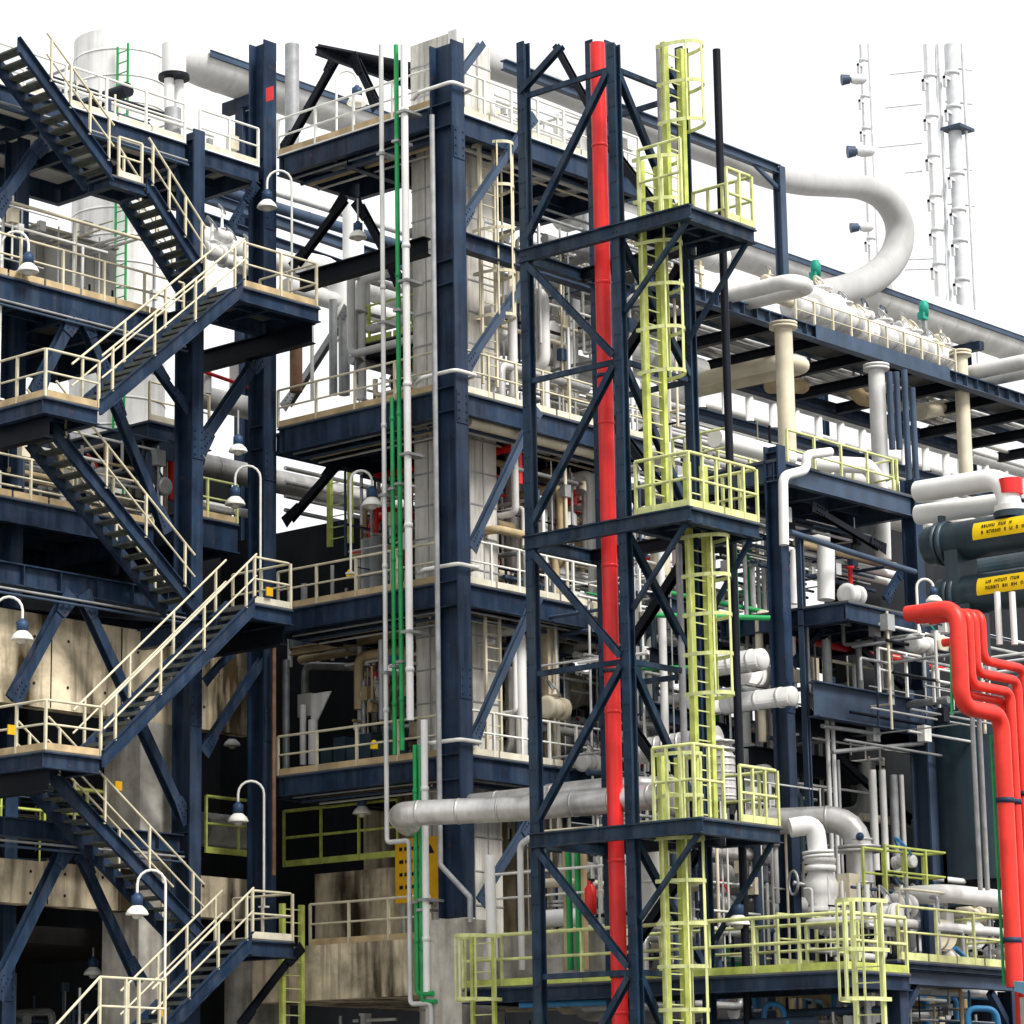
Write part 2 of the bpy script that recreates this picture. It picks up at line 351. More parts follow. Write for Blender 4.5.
def valve(label,c,axis,r,L,m='pipe',wheel='teal',group=None,act=True,wr=None,fm=None,stem=.6):
    """pipe valve: bulbous body, two flanges, bonnet with stem and handwheel"""
    c=V(c); ax=V(axis).normalized(); t=thing('valve',label,'valve',c,group)
    link('body',MB().lathe(c-ax*L/2,ax,[(0,r*.75),(L*.2,r*.8),(L*.35,r*1.05),(L*.5,r*1.15),(L*.65,r*1.05),(L*.8,r*.8),(L,r*.75)],14),m,t)
    for s in (-1,1):
        b=c+ax*(s*L/2)
        link('flange',MB().lathe(b-ax*.05,ax,[(0,r*.7),(0,r*1.25),(.04,r*1.25),(.045,r*1.2),(.055,r*1.2),(.06,r*1.25),(.1,r*1.25),(.1,r*.7)],14),fm or m,t)
    if act:
        link('bonnet',MB().lathe(c+V((0,0,r*.8)),(0,0,1),[(0,r*.55),(r*.5,r*.5),(r*.5,r*.75),(r*.65,r*.75),(r*.65,r*.3),(stem,r*.18)],12),m,t)
        R=wr or r*1.1; z=c+V((0,0,r*.8+stem)); w=MB().torus(z,(.5,-.5,.55),R,R*.1,20,6)
        k=V((.5,-.5,.55)).normalized(); a=k.cross(V((0,0,1))).normalized(); b=k.cross(a)
        for d in (a,b): w.bar(z-d*R,z+d*R,R*.1,R*.1,k)
        link('handwheel',w,wheel,t)
    return t
def vessel(label,p,axis,r,L,m='pipe',group=None,nozz=(),name='vessel',leg=None,seam=1.2,n=24):
    """closed cylinder with dished ends and cladding bands"""
    p=V(p); ax=V(axis).normalized(); t=thing(name,label,'vessel',p,group); h=r*.45; prof=[]
    for k in range(6): a=math.pi/2*k/5; prof.append((h-h*math.cos(a) if k else 0,r*math.sin(a)))
    mid=[(h,r),(L-h,r)]
    for k in range(6): a=math.pi/2*k/5; mid.append((L-h+h*math.sin(a),r*math.cos(a)))
    mb=MB().lathe(p,ax,prof+mid,n)
    k=int((L-2*h)/seam)
    for j in range(1,k+1):
        q=h+(L-2*h)*(j-.5)/k; mb.lathe(p+ax*(q-.03),ax,[(0,r+.003),(0,r+.012),(.06,r+.012),(.06,r+.003)],n)
    link('shell',mb,m,t)
    for q,d,l,rr in nozz:
        b=p+ax*q; d=V(d).normalized(); link('nozzle',MB().lathe(b+d*(r*.9),d,[(0,rr),(l,rr),(l,rr*1.6),(l+.08,rr*1.6),(l+.08,rr*.5)],12),m,t)
    return t
# ================================================================== measured grid of the plant
X1,Y1,Y0=49.418,43.921,49.83          # corner column, left run of decks along Y, stair face
Yn,Yf=47.4,48.3; Bn,Bf=48.45,49.35     # near and rear flights of the stair
Xt,XB,YL,YR,YP=47.043,49.4,39.582,37.103,35.3   # lattice tower
zt=lambda x,y: next(z for z in [0]) 
def ztop(px,X=None,Y=None,py=45): return (OX(px,py,X) if X is not None else OY(px,py,Y)).z
# ------------------------------------------------------------------ setting
g=MB().add([(-300,-300,0),(900,-300,0),(900,900,0),(-300,900,0)],[(0,1,2,3)]); struct('ground',g,'ground')
g=MB().add([(20,20,.004),(140,10,.004),(140,30,.004),(20,34,.004)],[(0,1,2,3)]); struct('road',g,mat('asphalt',(.05,.05,.052),.9,var=.3,scale=.8))
# ------------------------------------------------------------------ left stair face: columns, decks, beams
x190=OY(189,400,Y0).x
column('navy column behind the zigzag stairs with paler front flange',x190,Y0,0,OY(190,127,Y0-.3).z,.36,.62,plates=(25.0,20.5,14,8.4))
x0c=X1-.1
column('navy column at the inside corner right of the upper stairs',x0c,Y0+.1,6.2,OX(266,45,X1).z,.42,.55,plates=(25.2,18.4,14.0))
xl=OY(-60,600,Y0).x
column('navy column at the left edge behind the middle landing',OY(10,540,Y0+2).x,Y0+2,0,24.9,.36,.5)
cxl=OY(-70,300,Y0).x
t=platform('top left deck over the stairs with grey underside panels',cxl,x190-.2,Y0-.1,Y0+4.6,25.22,bh=.5,nx=3,ny=2,
   rails=[((cxl,Y0-.05),(x190-.25,Y0-.05))],rm='white',toe='toew',deck='deckp')
t=platform('short top deck between the two left columns',x190+.22,X1-.35,Y0-.1,Y0+3,25.22,bh=.42,nx=1,ny=1,rails=[((x190+.25,Y0-.05),(X1-.4,Y0-.05))],rm='white',toe='toew',deck='deckp')
t=platform('left deck carrying grey cabinets beside the upper flight',cxl,x190-.2,Y0-.1,Y0+4.6,20.75,bh=.6,nx=4,ny=2,
   rails=[((cxl,Y0-.05),(x190-.25,Y0-.05))],rm='cream',toe='toe')
t=platform('left deck with tan kick plates behind the middle flight',cxl,x190-.2,Y0+.9,Y0+5.5,16.0,bh=.55,nx=3,ny=2,
   rails=[((cxl,Y0+.95),(x190-.25,Y0+.95))],rm='cream',toe='toe')
t=platform('deck between the columns with lime rail and tan kick plates',x190+.22,X1-.35,Y0+.6,Y0+5,16.35,bh=.7,nx=1,ny=1,rails=[((x190+.25,Y0+.65),(X1-.4,Y0+.65))],rm='limed',toe='toe')
t=platform('deck between the columns with white kick plates above red rail',x190+.22,X1-.35,Y0+1.6,Y0+5,18.75,bh=.4,nx=1,ny=1,rails=[((x190+.25,Y0+1.65),(X1-.4,Y0+1.65))],rm='cream',toe='toew')
beam('bright navy beam with bolted brace gussets across the left side',(cxl,Y0,13.98),(x190-.2,Y0,13.98),.3,.5,stiff=7)
beam('navy beam just above the lower concrete band at left',(cxl,Y0,8.42),(x190-.2,Y0,8.42),.3,.42,stiff=5)
beam('dark beam under the concrete deck edge at left',(cxl,Y0+.9,13.0),(X1-.4,Y0+.9,13.55),.3,.5,'black')
BR='diagonal braces on the left stair face'
for lab,a,b,w in (
 ('brace falling left from the gusset under the cabinet deck',(72,318),(34,392),.24),
 ('brace falling right from the gusset under the cabinet deck',(82,318),(106,380),.22),
 ('long brace passing in front of the silver clad tank',(112,398),(164,528),.2),
 ('short brace meeting the left column beside the silver tank',(154,366),(184,408),.16),
 ('lit blue brace falling left over the upper concrete wall',(66,598),(12,698),.24),
 ('long brace falling right from the beam to the left column',(82,598),(183,818),.22),
 ('lit blue brace falling left in front of the dark bay',(64,848),(-6,992),.24),
 ('dark brace falling right in front of the lower pillar',(80,856),(136,978),.2),
 ('pale blue brace at the top left under the deck',(42,142),(-6,210),.24),
 ('brace rising right from the left column to the upper landing',(198,447),(258,358),.24),
 ('dark brace rising right from the left column to the middle landing',(203,750),(278,636),.18),
 ('short strut under the middle landing near the left column',(205,680),(228,655),.12),
 ('short pale strut under the top deck beside the inner column',(231,225),(252,188),.14)):
    brace(lab,OY(*a,Y0-.05),OY(*b,Y0-.05),w,w,'navy',BR)
brace('dark brace under the lowest landing',OY(297,950,Bn),OY(240,1024,Bn),.14,.14,'black',BR)
# ------------------------------------------------------------------ zigzag stair: landings and flights
def P(a,b,Y=Yn): return OY(a,b,Y)
zA=P(45,395).z; zAr=P(243,285).z; zB=P(45,749).z; zBr=P(255,602).z; zCr=P(252,938).z
A0,A1=P(45,395).x,P(100,405).x; B0,B1=P(45,749).x,P(102,757).x
for lab,x0,x1,z,rl,tr in (
 ('upper left stair landing with pale rails',A0,A1,zA,[((A1,Yn+.05),(A0+.05,Yn+.05),(A0+.05,Bf))],'toe'),
 ('middle left stair landing with pale rails above the concrete bay',B0,B1,zB,[((B1,Yn+.05),(B0+.05,Yn+.05),(B0+.05,Bf))],'toe'),
 ('upper right stair landing with tan kick plate beside the inner column',P(243,285).x,P(321,300).x,zAr,[((P(246,285).x,Yn+.05),(P(318,300).x,Yn+.05),(P(318,300).x,Bf))],'toe'),
 ('middle right stair landing with rounded white rail ends',P(255,602).x,P(294,602).x,zBr,[((P(256,602).x,Yn+.05),(P(292,602).x,Yn+.05),(P(292,602).x,Bf))],'toew'),
 ('lowest right stair landing beside the lime ladder',P(252,938).x,P(296,938).x,zCr,[((P(254,938).x,Yn+.05),(P(294,938).x,Yn+.05),(P(294,938).x,Bf))],'toew')):
    platform(lab,x0,x1,Yn,Bf,z,bh=.34,nx=1,ny=1,rails=rl,rm='cream',toe=tr,rh=1.05,cat='stair landing')
stair('upper front flight rising right to the corner landing',P(100,405),P(243,285),Yn,Yf,nt=15,rh=1.0)
stair('middle front flight rising right above the concrete wall',P(102,757),P(255,602),Yn,Yf,nt=16,rh=1.0)
stair('lowest front flight rising right at the bottom left',P(150,1042),P(252,938),Yn,Yf,nt=12,rh=1.0)
stair('top rear flight climbing out of the picture at upper left',P(112,172,Bn),P(18,43,Bn),Bn,Bf,nt=12,rh=1.0,rails=(1,0),cut=.72)
stair('short rear flight between the top landing and upper right landing',P(204,274,Bn),P(147,184,Bn),Bn,Bf,nt=9,rh=1.0)
stair('rear flight of dark treads behind the upper concrete wall beam',P(193,603,Bn),P(54,430,Bn),Bn,Bf,nt=15,rh=1.0)
stair('rear flight falling right beneath the middle left landing',P(202,934,Bn),P(46,768,Bn),Bn,Bf,nt=15,rh=1.0)
zM=P(130,179,Bn).z
platform('small half landing on the top rear flight',P(112,175,Bn).x,P(147,184,Bn).x,Bn,Bf,zM,bh=.24,nx=0,ny=0,rails=[((P(120,175,Bn).x,Bn+.05),(P(143,183,Bn).x,Bn+.05))],rm='cream',toe='toew',cat='stair landing')
# landing bearers
for lab,x,z,y1 in (('dark bearer under the upper right landing',P(318,300).x,zAr-.62,51.4),('dark bearer under the middle right landing',P(290,602).x,zBr-.58,50.2),
                   ('dark bearer under the upper left landing',A0+.3,zA-.6,50.3),('dark bearer under the middle left landing',B0+.3,zB-.6,50.3)):
    beam(lab,(x,Yn+.2,z),(x,y1,z),.25,.5,'black')
for lab,x,z in (('cross bearer joining the column under the upper flight',P(230,330).x,zAr-.6),('cross bearer joining the column under the middle flight',P(232,650).x,zBr-.6)):
    beam(lab,(x,Yn+.5,z),(x,Y0+.6,z),.25,.45,'navy')
# ------------------------------------------------------------------ concrete substructure of the left side
def cbox(label,x0,x1,y0,y1,z0,z1,m='conc',name='concrete_wall',cat='concrete wall',group=None,joints=True,dx=2.4):
    t=thing(name,label,cat,((x0+x1)/2,(y0+y1)/2,z0),group); link('body',MB().box(x0,x1,y0,y1,z0,z1),m,t)
    if joints:
        mb=MB(); n=int((x1-x0)/dx)
        for k in range(1,n+1):
            x=x0+(x1-x0)*k/(n+1); mb.box(x-.015,x+.015,y0-.012,y0-.002,z0+.02,z1-.02)
            for z in (z0+(z1-z0)*.25,z0+(z1-z0)*.75):
                for d in (-.5,.5): mb.lathe((x+d,y0-.004,z),(0,-1,0),[(0,.035),(.012,.035)],8)
        if n>0: link('form_joint',mb,'concd',t)
    return t
zc0,zc1=OY(150,722,Y0+.7).z,OY(150,632,Y0+.7).z
cbox('stained concrete wall band behind the middle stair flight',cxl,X1+.2,Y0+.7,Y0+1.1,zc0,zc1)
cbox('lower concrete beam band behind the bottom flights',cxl,X1+.2,Y0+.7,Y0+1.2,OY(70,907,Y0+.7).z,OY(70,864,Y0+.7).z,name='concrete_beam',cat='concrete beam')
px0=OY(140,800,Y0+.66).x; px1=OY(175,800,Y0+.66).x
cbox('square concrete pillar behind the long brace',px0,px1,Y0+.66,Y0+1.9,0,zc0-.01,'concg','concrete_pillar','concrete pillar',joints=False)
cbox('square concrete pillar at the far left in the dark bay',px0-6,px1-6,Y0+.66,Y0+2.5,0,zc0-.01,'concg','concrete_pillar','concrete pillar',joints=False)
cbox('round shouldered concrete pillar under the lowest landing',OY(248,980,Y0+1.3).x,OY(290,980,Y0+1.3).x,Y0+1.3,Y0+2.1,0,6,'concg','concrete_pillar','concrete pillar',joints=False)
cbox('streaked concrete deck edge under the lowest rail left of the corner column',X1+.1,X1+8,Y1+.6,Y0+.6,4.95,6.2,'conc','concrete_slab','concrete slab',joints=False)
cbox('dark stained wall inside the bay below the corner decks',X1+4,X1+4.4,Y1+.6,Y0+.68,6.25,OX(350,645,X1+4).z,'conc',joints=False)
cbox('dark stained upstand wall behind the lime rails',X1+2.2,X1+2.5,Y1+2.2,Y0+.6,6.21,OX(340,872,X1+2.2).z,'conc',joints=False)
cbox('pale concrete pedestal under the corner column',X1-.5,X1+.46,Y1-.56,Y1+.5,0,OX(455,918,X1-.6).z,'concg','concrete_pedestal','pedestal',joints=False)
# backing walls added to block the sky and darken the bays, with slabs
cbox('added dark backing wall closing the bays on the left',cxl-8,X1+7.5,Y0+9,Y0+9.4,0,20.3,'shadewall','backing_wall','wall',joints=False)
cbox('added dark backing wall low behind the tower and the pipe rack',X1+7.5,X1+70,Y0+9.2,Y0+9.5,0,15.6,'shadewall','backing_wall','wall',joints=False)
cbox('added dark side backing deep inside the bays',X1+7.1,X1+7.4,Y1+6.2,Y0+9,6.2,18.1,'shadewall','side_backing','wall',joints=False)
cbox('shade darkened concrete floor of the left bays at stair landing height',cxl-8,X1+.2,Y0+1.25,Y0+8.9,zc1-.5,zc1-.1,'concd','floor_slab','floor slab',joints=False)
cbox('shade darkened concrete floor of the lower left bays',cxl-8,X1+.2,Y0+2.6,Y0+8.9,6.2,6.6,'concd','floor_slab','floor slab',joints=False)
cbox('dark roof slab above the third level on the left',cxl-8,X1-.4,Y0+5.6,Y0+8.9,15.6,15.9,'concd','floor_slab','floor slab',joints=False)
# ------------------------------------------------------------------ corner column and the deck run left of it
column('thick navy corner column standing on the concrete pedestal',X1,Y1,OX(455,918,X1).z,OX(446,45,X1).z,.42,.7,plates=(25.1,21.3,18.3,13.8,9.9))
YA,YB=Y1+.45,Y0-.35
wrap=lambda : None
for lab,z,dx,bh,rm,te in (('top walkway left of the corner column with pale grey underside',25.5,2.8,.5,'white','toe'),
  ('second walkway left of the corner column with tan kick plates',18.62,7,.62,'cream','toe'),
  ('third walkway left of the corner column at middle landing height',14.15,7,.5,'cream','toe'),
  ('fourth walkway left of the corner column over the stained wall',10.2,7,.45,'cream','toe')):
    platform(lab,X1-.05,X1+dx,YA,YB,z,bh=bh,nx=2,ny=3,rails=[((X1,YB),(X1,YA))],rm=rm,toe=te,rh=.92,gap=1.15,deck='deckp' if z>20 else 'deck')
t=thing('guardrail','pale guardrail on the concrete deck edge left of the corner column','guardrail',(X1+.3,Y1+3,6.2))
guard(t,[V((X1+.2,Y0-1.2,6.2)),V((X1+.2,Y1+1,6.2))],.95,'cream',1.3,'toe')
# K braces from corner column on the deck run
for lab,a,b in (('dark brace rising right above the top walkway',(285,150),(338,56)),('dark brace falling right above the top walkway',(356,60),(378,106)),
  ('dark brace below the top walkway rising right',(297,265),(345,200)),('dark brace below the top walkway falling right',(360,205),(400,280)),
  ('grey brace above the second walkway rising right',(288,405),(348,312)),('dark brace below the second walkway rising right',(290,520),(338,464))):
    xb=X1+3.9 if 'grey' in lab else X1+1.5; brace(lab,OX(*a,xb),OX(*b,xb),.17,.17,'black' if 'dark' in lab else 'grey','diagonal braces behind the walkways left of the corner column')
beam('dark beam rising to the corner column between top and second walkway',OX(300,283,X1),OX(428,246,X1),.3,.42,'black')
beam('dark beam at the very top left of the corner column',OX(318,44,X1+1.6),OX(428,100,X1+1.6),.3,.4,'black') if False else None
for k,z in enumerate((25.5,18.62,14.15,10.2)):
    z+=.25; pipe(('highest','second','third','lowest')[k]+' pale rail wrapped round the corner column at deck level',[V((X1-.1,YA+.5,z)),V((X1-.36,YA+.1,z)),V((X1-.36,Y1-.48,z)),V((X1+.36,Y1-.48,z)),V((X1+.5,Y1+.1,z))],.045,'white',.15,name='wrap_rail',cat='rail')
# block clad shaft
sx0,sy0=X1+1.5,Y1+1.2
sb=thing('block_shaft','pale block clad shaft rising behind the corner column','shaft',(sx0+1.2,sy0+1,6.2))
stz=OX(415,45,sx0).z
link('shaft_wall',MB().box(sx0,sx0+1.45,sy0,sy0+1.3,0,stz),'block',sb)
mb=MB()
z=.8
while z<stz:
    mb.box(sx0-.015,sx0+1.465,sy0-.015,sy0+1.315,z-.018,z+.018); z+=.78
for y in (sy0+.42,sy0+.86): mb.box(sx0-.016,sx0-.004,y-.012,y+.012,0,stz)
for x in (sx0+.48,sx0+.96): mb.box(x-.012,x+.012,sy0-.016,sy0-.004,0,stz)
link('block_joint',mb,'grey',sb)
mb=MB().box(sx0-.1,sx0-.02,sy0-.3,sy0-.02,5,stz); link('cover_strip',mb,'clad',sb)
# risers in front of the walkways
VX=X1-.55
def riser(label,a,b,r,m,group=None,extra=None,clips=True):
    p,q=OX(*a,VX),OX(*b,VX); q=V((VX,p.y,q.z)); pts=[p,q]+[OX(*e,VX) for e in (extra or [])]
    if len(pts)>2:
        for i in range(2,len(pts)):    # keep runs square
            if abs(pts[i].y-pts[i-1].y)>abs(pts[i].z-pts[i-1].z): pts[i].z=pts[i-1].z
            else: pts[i].y=pts[i-1].y
    t=thing('riser_pipe',label,'pipe',pts[0],group); link('tube',MB().tube(pts,r,r*2,10),m,t)
    z=pts[1].z+1.1
    while z<pts[0].z-.3: link('coupling',MB().lathe((p.x,p.y,z),(0,0,1),[(0,r),(0,r*1.2),(.09,r*1.2),(.11,r)],10),m,t); z+=3.3
    if clips:
        z=pts[1].z+2
        while z<pts[0].z-.5:
            link('pipe_clip',MB().box(p.x-r*1.6,p.x+.45,p.y-r*1.7,p.y+r*1.7,z-.03,z+.03),'grey',t); z+=4.1
riser('thin grey riser left of the green ones in front of the walkways',(381,45),(393,760),.055,'pipe',None,[(393,842),(409,842),(411,1004),(431,1004),(431,1040)])
riser('long green riser beside the white riser in front of the walkways',(396,45),(404,750),.055,'green')
riser('shorter green riser starting under the second walkway',(392,398),(401,754),.05,'green')
riser('white riser running the full height in front of the walkways',(404,45),(412,720),.085,'pipew')
riser('pale riser pipe dropping to the pedestal left of the corner column',(424,720),(428,992),.08,'pipew')
riser('green riser dropping past the amber board',(415,745),(417,994),.055,'green',None,[(433,994)])
riser('second green riser dropping past the amber board',(420,745),(422,1002),.05,'green',None,[(436,1002)])
pipe('thin purple brown pipe in front of the dark bay right of the stairs',[OX(274,645,X1-.2),V((X1-.2,OX(274,645,X1-.2).y,OX(278,875,X1-.2).z))],.05,'brown')
pipe('grey conduit with bent foot on the corner column',[OX(432,115,X1-.6),V((X1-.6,OX(432,115,X1-.6).y,OX(446,868,X1).z)),OX(470,897,X1-.6),V((X1-.6,OX(470,897,X1-.6).y,OX(471,925,X1).z))],.06,'grey',.1)
# amber board
bp=OX(395,840,X1+.9); bq=OX(441,900,X1+.9)
t=thing('warning_board','amber warning board with rows of dark text beside the corner column','sign',(X1+.9,(bp.y+bq.y)/2,bq.z))
link('panel',MB().box(X1+.9,X1+.95,bq.y,bp.y,bq.z,bp.z),'amber',t)
mb=MB(); rr=random.Random(3); W=bp.y-bq.y; H=bp.z-bq.z
for row in range(4):
    z=bp.z-H*(.13+.2*row); y=bp.y-W*.1
    while y>bq.y+W*.42:
        w=W*rr.uniform(.05,.1)
        mb.box(X1+.885,X1+.898,y-w,y,z-H*.055,z+H*.0); y-=w+W*.05
mb.prism([(X1+.885,bq.y+W*.22,bp.z-H*.12),(X1+.885,bq.y+W*.13,bp.z-H*.26),(X1+.885,bq.y+W*.31,bp.z-H*.26)],(.012,0,0))
link('lettering',mb,'ink',t)
mb=MB().box(X1+.96,X1+1.02,bq.y+.1,bq.y+.18,6.2,bp.z).box(X1+.96,X1+1.02,bp.y-.18,bp.y-.1,6.2,bp.z); link('support_post',mb,'grey',t)
# ------------------------------------------------------------------ right face behind the lattice tower
X2=OY(608,300,Y1).x; X3=OY(634,220,Y1).x
column('dark navy column directly behind the red riser',X2,Y1,5,OY(603,45,Y1).z,.42,.55,plates=(24.6,18,14,10))
column('slim blue column behind the lime ladder of the lattice tower',X3+.2,Y1+1,5,OY(632,120,Y1+1).z,.34,.42)
for lab,z,bh,te,rm,d in (('top deck right of the corner column behind the lattice tower',25.35,.52,'toew','white',3.6),
  ('second deck right of the corner column crowded with white pipework',18.6,.5,'toew','cream',6),
  ('third deck right of the corner column with white guardrail',14.15,.5,'toew','white',6),
  ('fourth deck right of the corner column behind the cream ladder',10.25,.5,'toew','white',6)):
    platform(lab,X1+.3,X3+.3,Y1-.05,Y1+d,z,bh=bh,nx=4,ny=2,rails=[((X1+.35,Y1),(X3+.25,Y1))],rm=rm,toe=te,rh=1.0,gap=1.0,deck='deckp' if z>24 else 'deck')
beam('bare navy beam right of the corner column between top and second decks',OY(462,236,Y1)+V((0,0,-.15)),OY(462,236,Y1)+V((X3-X1-.3,0,-.15)),.3,.42)
for lab,a,b in (('pale blue brace rising right to the top deck',(461,222),(530,120)),('pale blue brace above the top deck at the corner column',(459,75),(482,44)),
  ('pale blue brace rising right over the second deck',(466,366),(540,258)),('pale blue brace rising right over the third deck',(471,546),(534,414)),
  ('pale blue brace rising right over the fourth deck',(473,738),(534,600)),('pale blue brace beside the pink pipe at the column foot',(480,900),(530,820))):
    brace(lab,OY(*a,Y1-.1),OY(*b,Y1-.1),.16,.16,'slate','pale blue braces fixed to the corner column',gus=b[1]>50)
for lab,px,y1,y0,cg,yy in (('cream caged ladder hanging below the top deck',488,112,385,(150,320),Y1+.5),('cream caged ladder below the third deck',493,600,760,None,Y1+.6)):
    c=OY(px,(y0+y1)/2,yy); ladder(lab,(c.x,yy),OY(px,y0,yy).z,OY(px,y1,yy).z,'-Y',.5,'creampipe',(OY(px,cg[1],yy).z,OY(px,cg[0],yy).z) if cg else None,hm='cream',rm='cream',cr=.42)
# ------------------------------------------------------------------ lattice tower
tz=OX(612,45,Xt).z
T=thing('lattice_tower','blue braced lattice tower holding the lime ladders and the red riser','tower',((Xt+XB)/2,(YL+YR)/2,0))
for x,y,pp,pl in ((Xt,YL,518,(Xt,None)),(Xt,YR,612,(Xt,None)),(XB,YL,0,None),(XB,YR,690,None)):
    ztp=OX(517,45,Xt).z if y==YL else tz
    if x==XB: ztp=OX(691,45,XB).z if y==YR else OX(580,45,XB).z
    mb=MB().ibeam((x,y,0),(x,y,ztp),.2,.22,(1,0,0),.035,.03)
    k=1.
    while k<ztp:
        for s in (-1,1): mb.lathe((x-.112,y+s*.05,k),(-1,0,0),[(0,.022),(.02,.022)],6)
        k+=.55
    link('leg',mb,'tnavy',T)
LV=[OX(690,204,Xt).z,OX(690,505,Xt).z,OX(702,816,Xt).z]     # platform heights
GI=[OX(616,68,Xt).z,OX(620,361,Xt).z,OX(630,661,Xt).z,OX(640,972,Xt).z]
for z in GI:
    link('girt',MB().bar((Xt-.02,YL-.13,z),(Xt-.02,YR+.13,z),.09,.11),'tnavy',T)
    link('girt',MB().bar((Xt+.16,YR,z),(XB-.16,YR,z),.09,.11),'tnavy',T)
    link('girt',MB().bar((XB,YL-.13,z),(XB,YR+.13,z),.09,.11),'tnavy',T)
seq=[tz-.05,LV[0]-.2,GI[1],LV[1]-.2,GI[2],LV[2]-.2,GI[3],1.9]; seq.insert(1,GI[0])
seq=[(GI[0],tz+1.7),(LV[0]+.1,GI[0]),(GI[1],LV[0]-.3),(LV[1]+.1,GI[1]),(GI[2],LV[1]-.3),(LV[2]+.1,GI[2]),(GI[3],LV[2]-.3),(1.8,GI[3])]
def clipz(p,q,zm):
    if q.z>zm: q=p.lerp(q,(zm-p.z)/(q.z-p.z))
    return p,q
for i,(za,zb) in enumerate(seq):
    up=i%2==1; F0=(V((Xt-.1,YL-.1,za+.1)),V((Xt-.1,YR+.1,zb-.1))) if up else (V((Xt-.1,YR+.1,za+.1)),V((Xt-.1,YL-.1,zb-.1)))
    B0=(V((XB-.1,YR+.1,za+.1)),V((XB-.1,YL-.1,zb-.1))) if up else (V((XB-.1,YL-.1,za+.1)),V((XB-.1,YR+.1,zb-.1)))
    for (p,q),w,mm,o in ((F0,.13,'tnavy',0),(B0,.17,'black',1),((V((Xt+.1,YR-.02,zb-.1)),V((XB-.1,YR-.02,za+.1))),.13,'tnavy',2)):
        if p.z>q.z: p,q=q,p
        if i==0 and o<2: continue
        if p.z>tz: continue
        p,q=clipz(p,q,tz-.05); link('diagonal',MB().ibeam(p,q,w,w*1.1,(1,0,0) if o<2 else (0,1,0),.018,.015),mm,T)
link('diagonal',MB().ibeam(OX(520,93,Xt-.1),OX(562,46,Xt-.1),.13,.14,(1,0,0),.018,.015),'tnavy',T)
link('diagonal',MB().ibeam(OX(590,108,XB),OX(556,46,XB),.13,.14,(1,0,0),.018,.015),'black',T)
# platforms on the tower
for i,(lab,xr) in enumerate((('upper lime railed platform on the lattice tower',757),('middle lime railed platform on the lattice tower',762),('lower lime railed platform on the lattice tower',783))):
    z=LV[i]; yp=OX((690,690,702)[i],(204,505,816)[i],Xt).y; x1=OY(xr,(228,522,824)[i],yp).x
    t=platform(lab,Xt,x1,yp,YR-.18,z,bh=.3,nx=2,ny=1,m='tnavy',rails=[],edges='yXY')
    mb=MB().ibeam((Xt-.1,yp-.09,z-.19),(Xt-.1,YL+.12,z-.19),.16,.3); link('edge_beam',mb,'tnavy',t)
    link('edge_beam',MB().ibeam((Xt+.2,YL+.05,z-.19),(XB,YL+.05,z-.19),.16,.28),'tnavy',t)
    link('edge_beam',MB().ibeam((x1-.4,YL+.05,z-.19),(x1-.4,YR-.1,z-.19),.16,.28),'black',t)
    for a,b in (((x1-.2,yp+.15,z-.35),(x1-.2,YR-.1,z-2.2)),((Xt+.05,yp+.15,z-.35),(Xt+.05,YR-.1,z-1.9))):
        link('knee_brace',MB().bar(a,b,.09,.09,(1,0,0)),'tnavy',t)
    e=.06; fr=[[V((Xt+1.35,yp+e,z)),V((x1-e,yp+e,z)),V((x1-e,YR-.3,z))]] if i!=1 else [[V((Xt+e,YR-.25,z)),V((Xt+e,yp+e,z)),V((x1-e,yp+e,z)),V((x1-e,YR-.3,z))]]
    for f in fr: guard(t,f,1.12,'limed',.42,'limed',r=.038)
# lime ladders
def lad(label,px,py,X,z0,z1,c0,c1,**k):
    c=OX(px,py,X); return ladder(label,(c.x,c.y),z0,z1,'-Y',.56,'lime',(c0,c1),hoopgap=.85,cr=.42,st=.125,**k)
lad('lime caged ladder leaving the upper platform skyward',675,150,Xt+1.1,LV[0],OX(675,45,Xt+1.1).z,LV[0]+2.2,OX(675,50,Xt+1.1).z)
lad('lime caged ladder between the middle and upper platforms',655,400,Xt+.6,LV[1],LV[0]+1.35,LV[1]+3.0,LV[0]+1.35)
lad('lime caged ladder between the lower and middle platforms',699,600,Xt+1.35,LV[2],LV[1]+1.2,LV[2]+2.6,LV[1]-.4)
lad('lime caged ladder below the lower platform',674,920,Xt+.7,1.2,LV[2]+1.35,2.6,LV[2]+1.35)
p3=OX(655,815,Xt+.1); q3=OX(700,815,Xt+.1)
t=thing('guardrail','tall lime guard around the ladder opening of the lower platform','guardrail',(Xt,q3.y,LV[2])); guard(t,[V((Xt+.08,p3.y,LV[2])),V((Xt+.08,q3.y+.1,LV[2])),V((Xt+1.0,q3.y+.08,LV[2]))],1.45,'limed',.4,r=.038)
p3=OX(640,200,Xt+.1); q3=OX(688,202,Xt+.1)
t=thing('guardrail','tall lime guard around the ladder opening of the upper platform','guardrail',(Xt,q3.y,LV[0])); guard(t,[V((Xt+.08,p3.y,LV[0])),V((Xt+.08,q3.y+.15,LV[0]))],1.5,'limed',.5,r=.038)
t=thing('handrail','pale bottom rail bending down in front of the lowest flight','handrail',OY(100,1024,Yn-1)); Yq=Yn-1.0
link('rail',MB().tube([OY(50,1032,Yq),OY(100,977,Yq),V((OY(165,977,Yq).x,Yq,OY(100,977,Yq).z))],.03,.05,8).tube([OY(78,1032,Yq),OY(100,1006,Yq),V((OY(165,977,Yq).x,Yq,OY(100,1006,Yq).z))],.026,.05,8),'cream',t)
for px in (100,126,139,165):
    a=OY(px,978,Yq); link('post',MB().bar(a,V((a.x,Yq,OY(px,1045,Yq).z)),.055,.055,(1,0,0)),'cream',t)
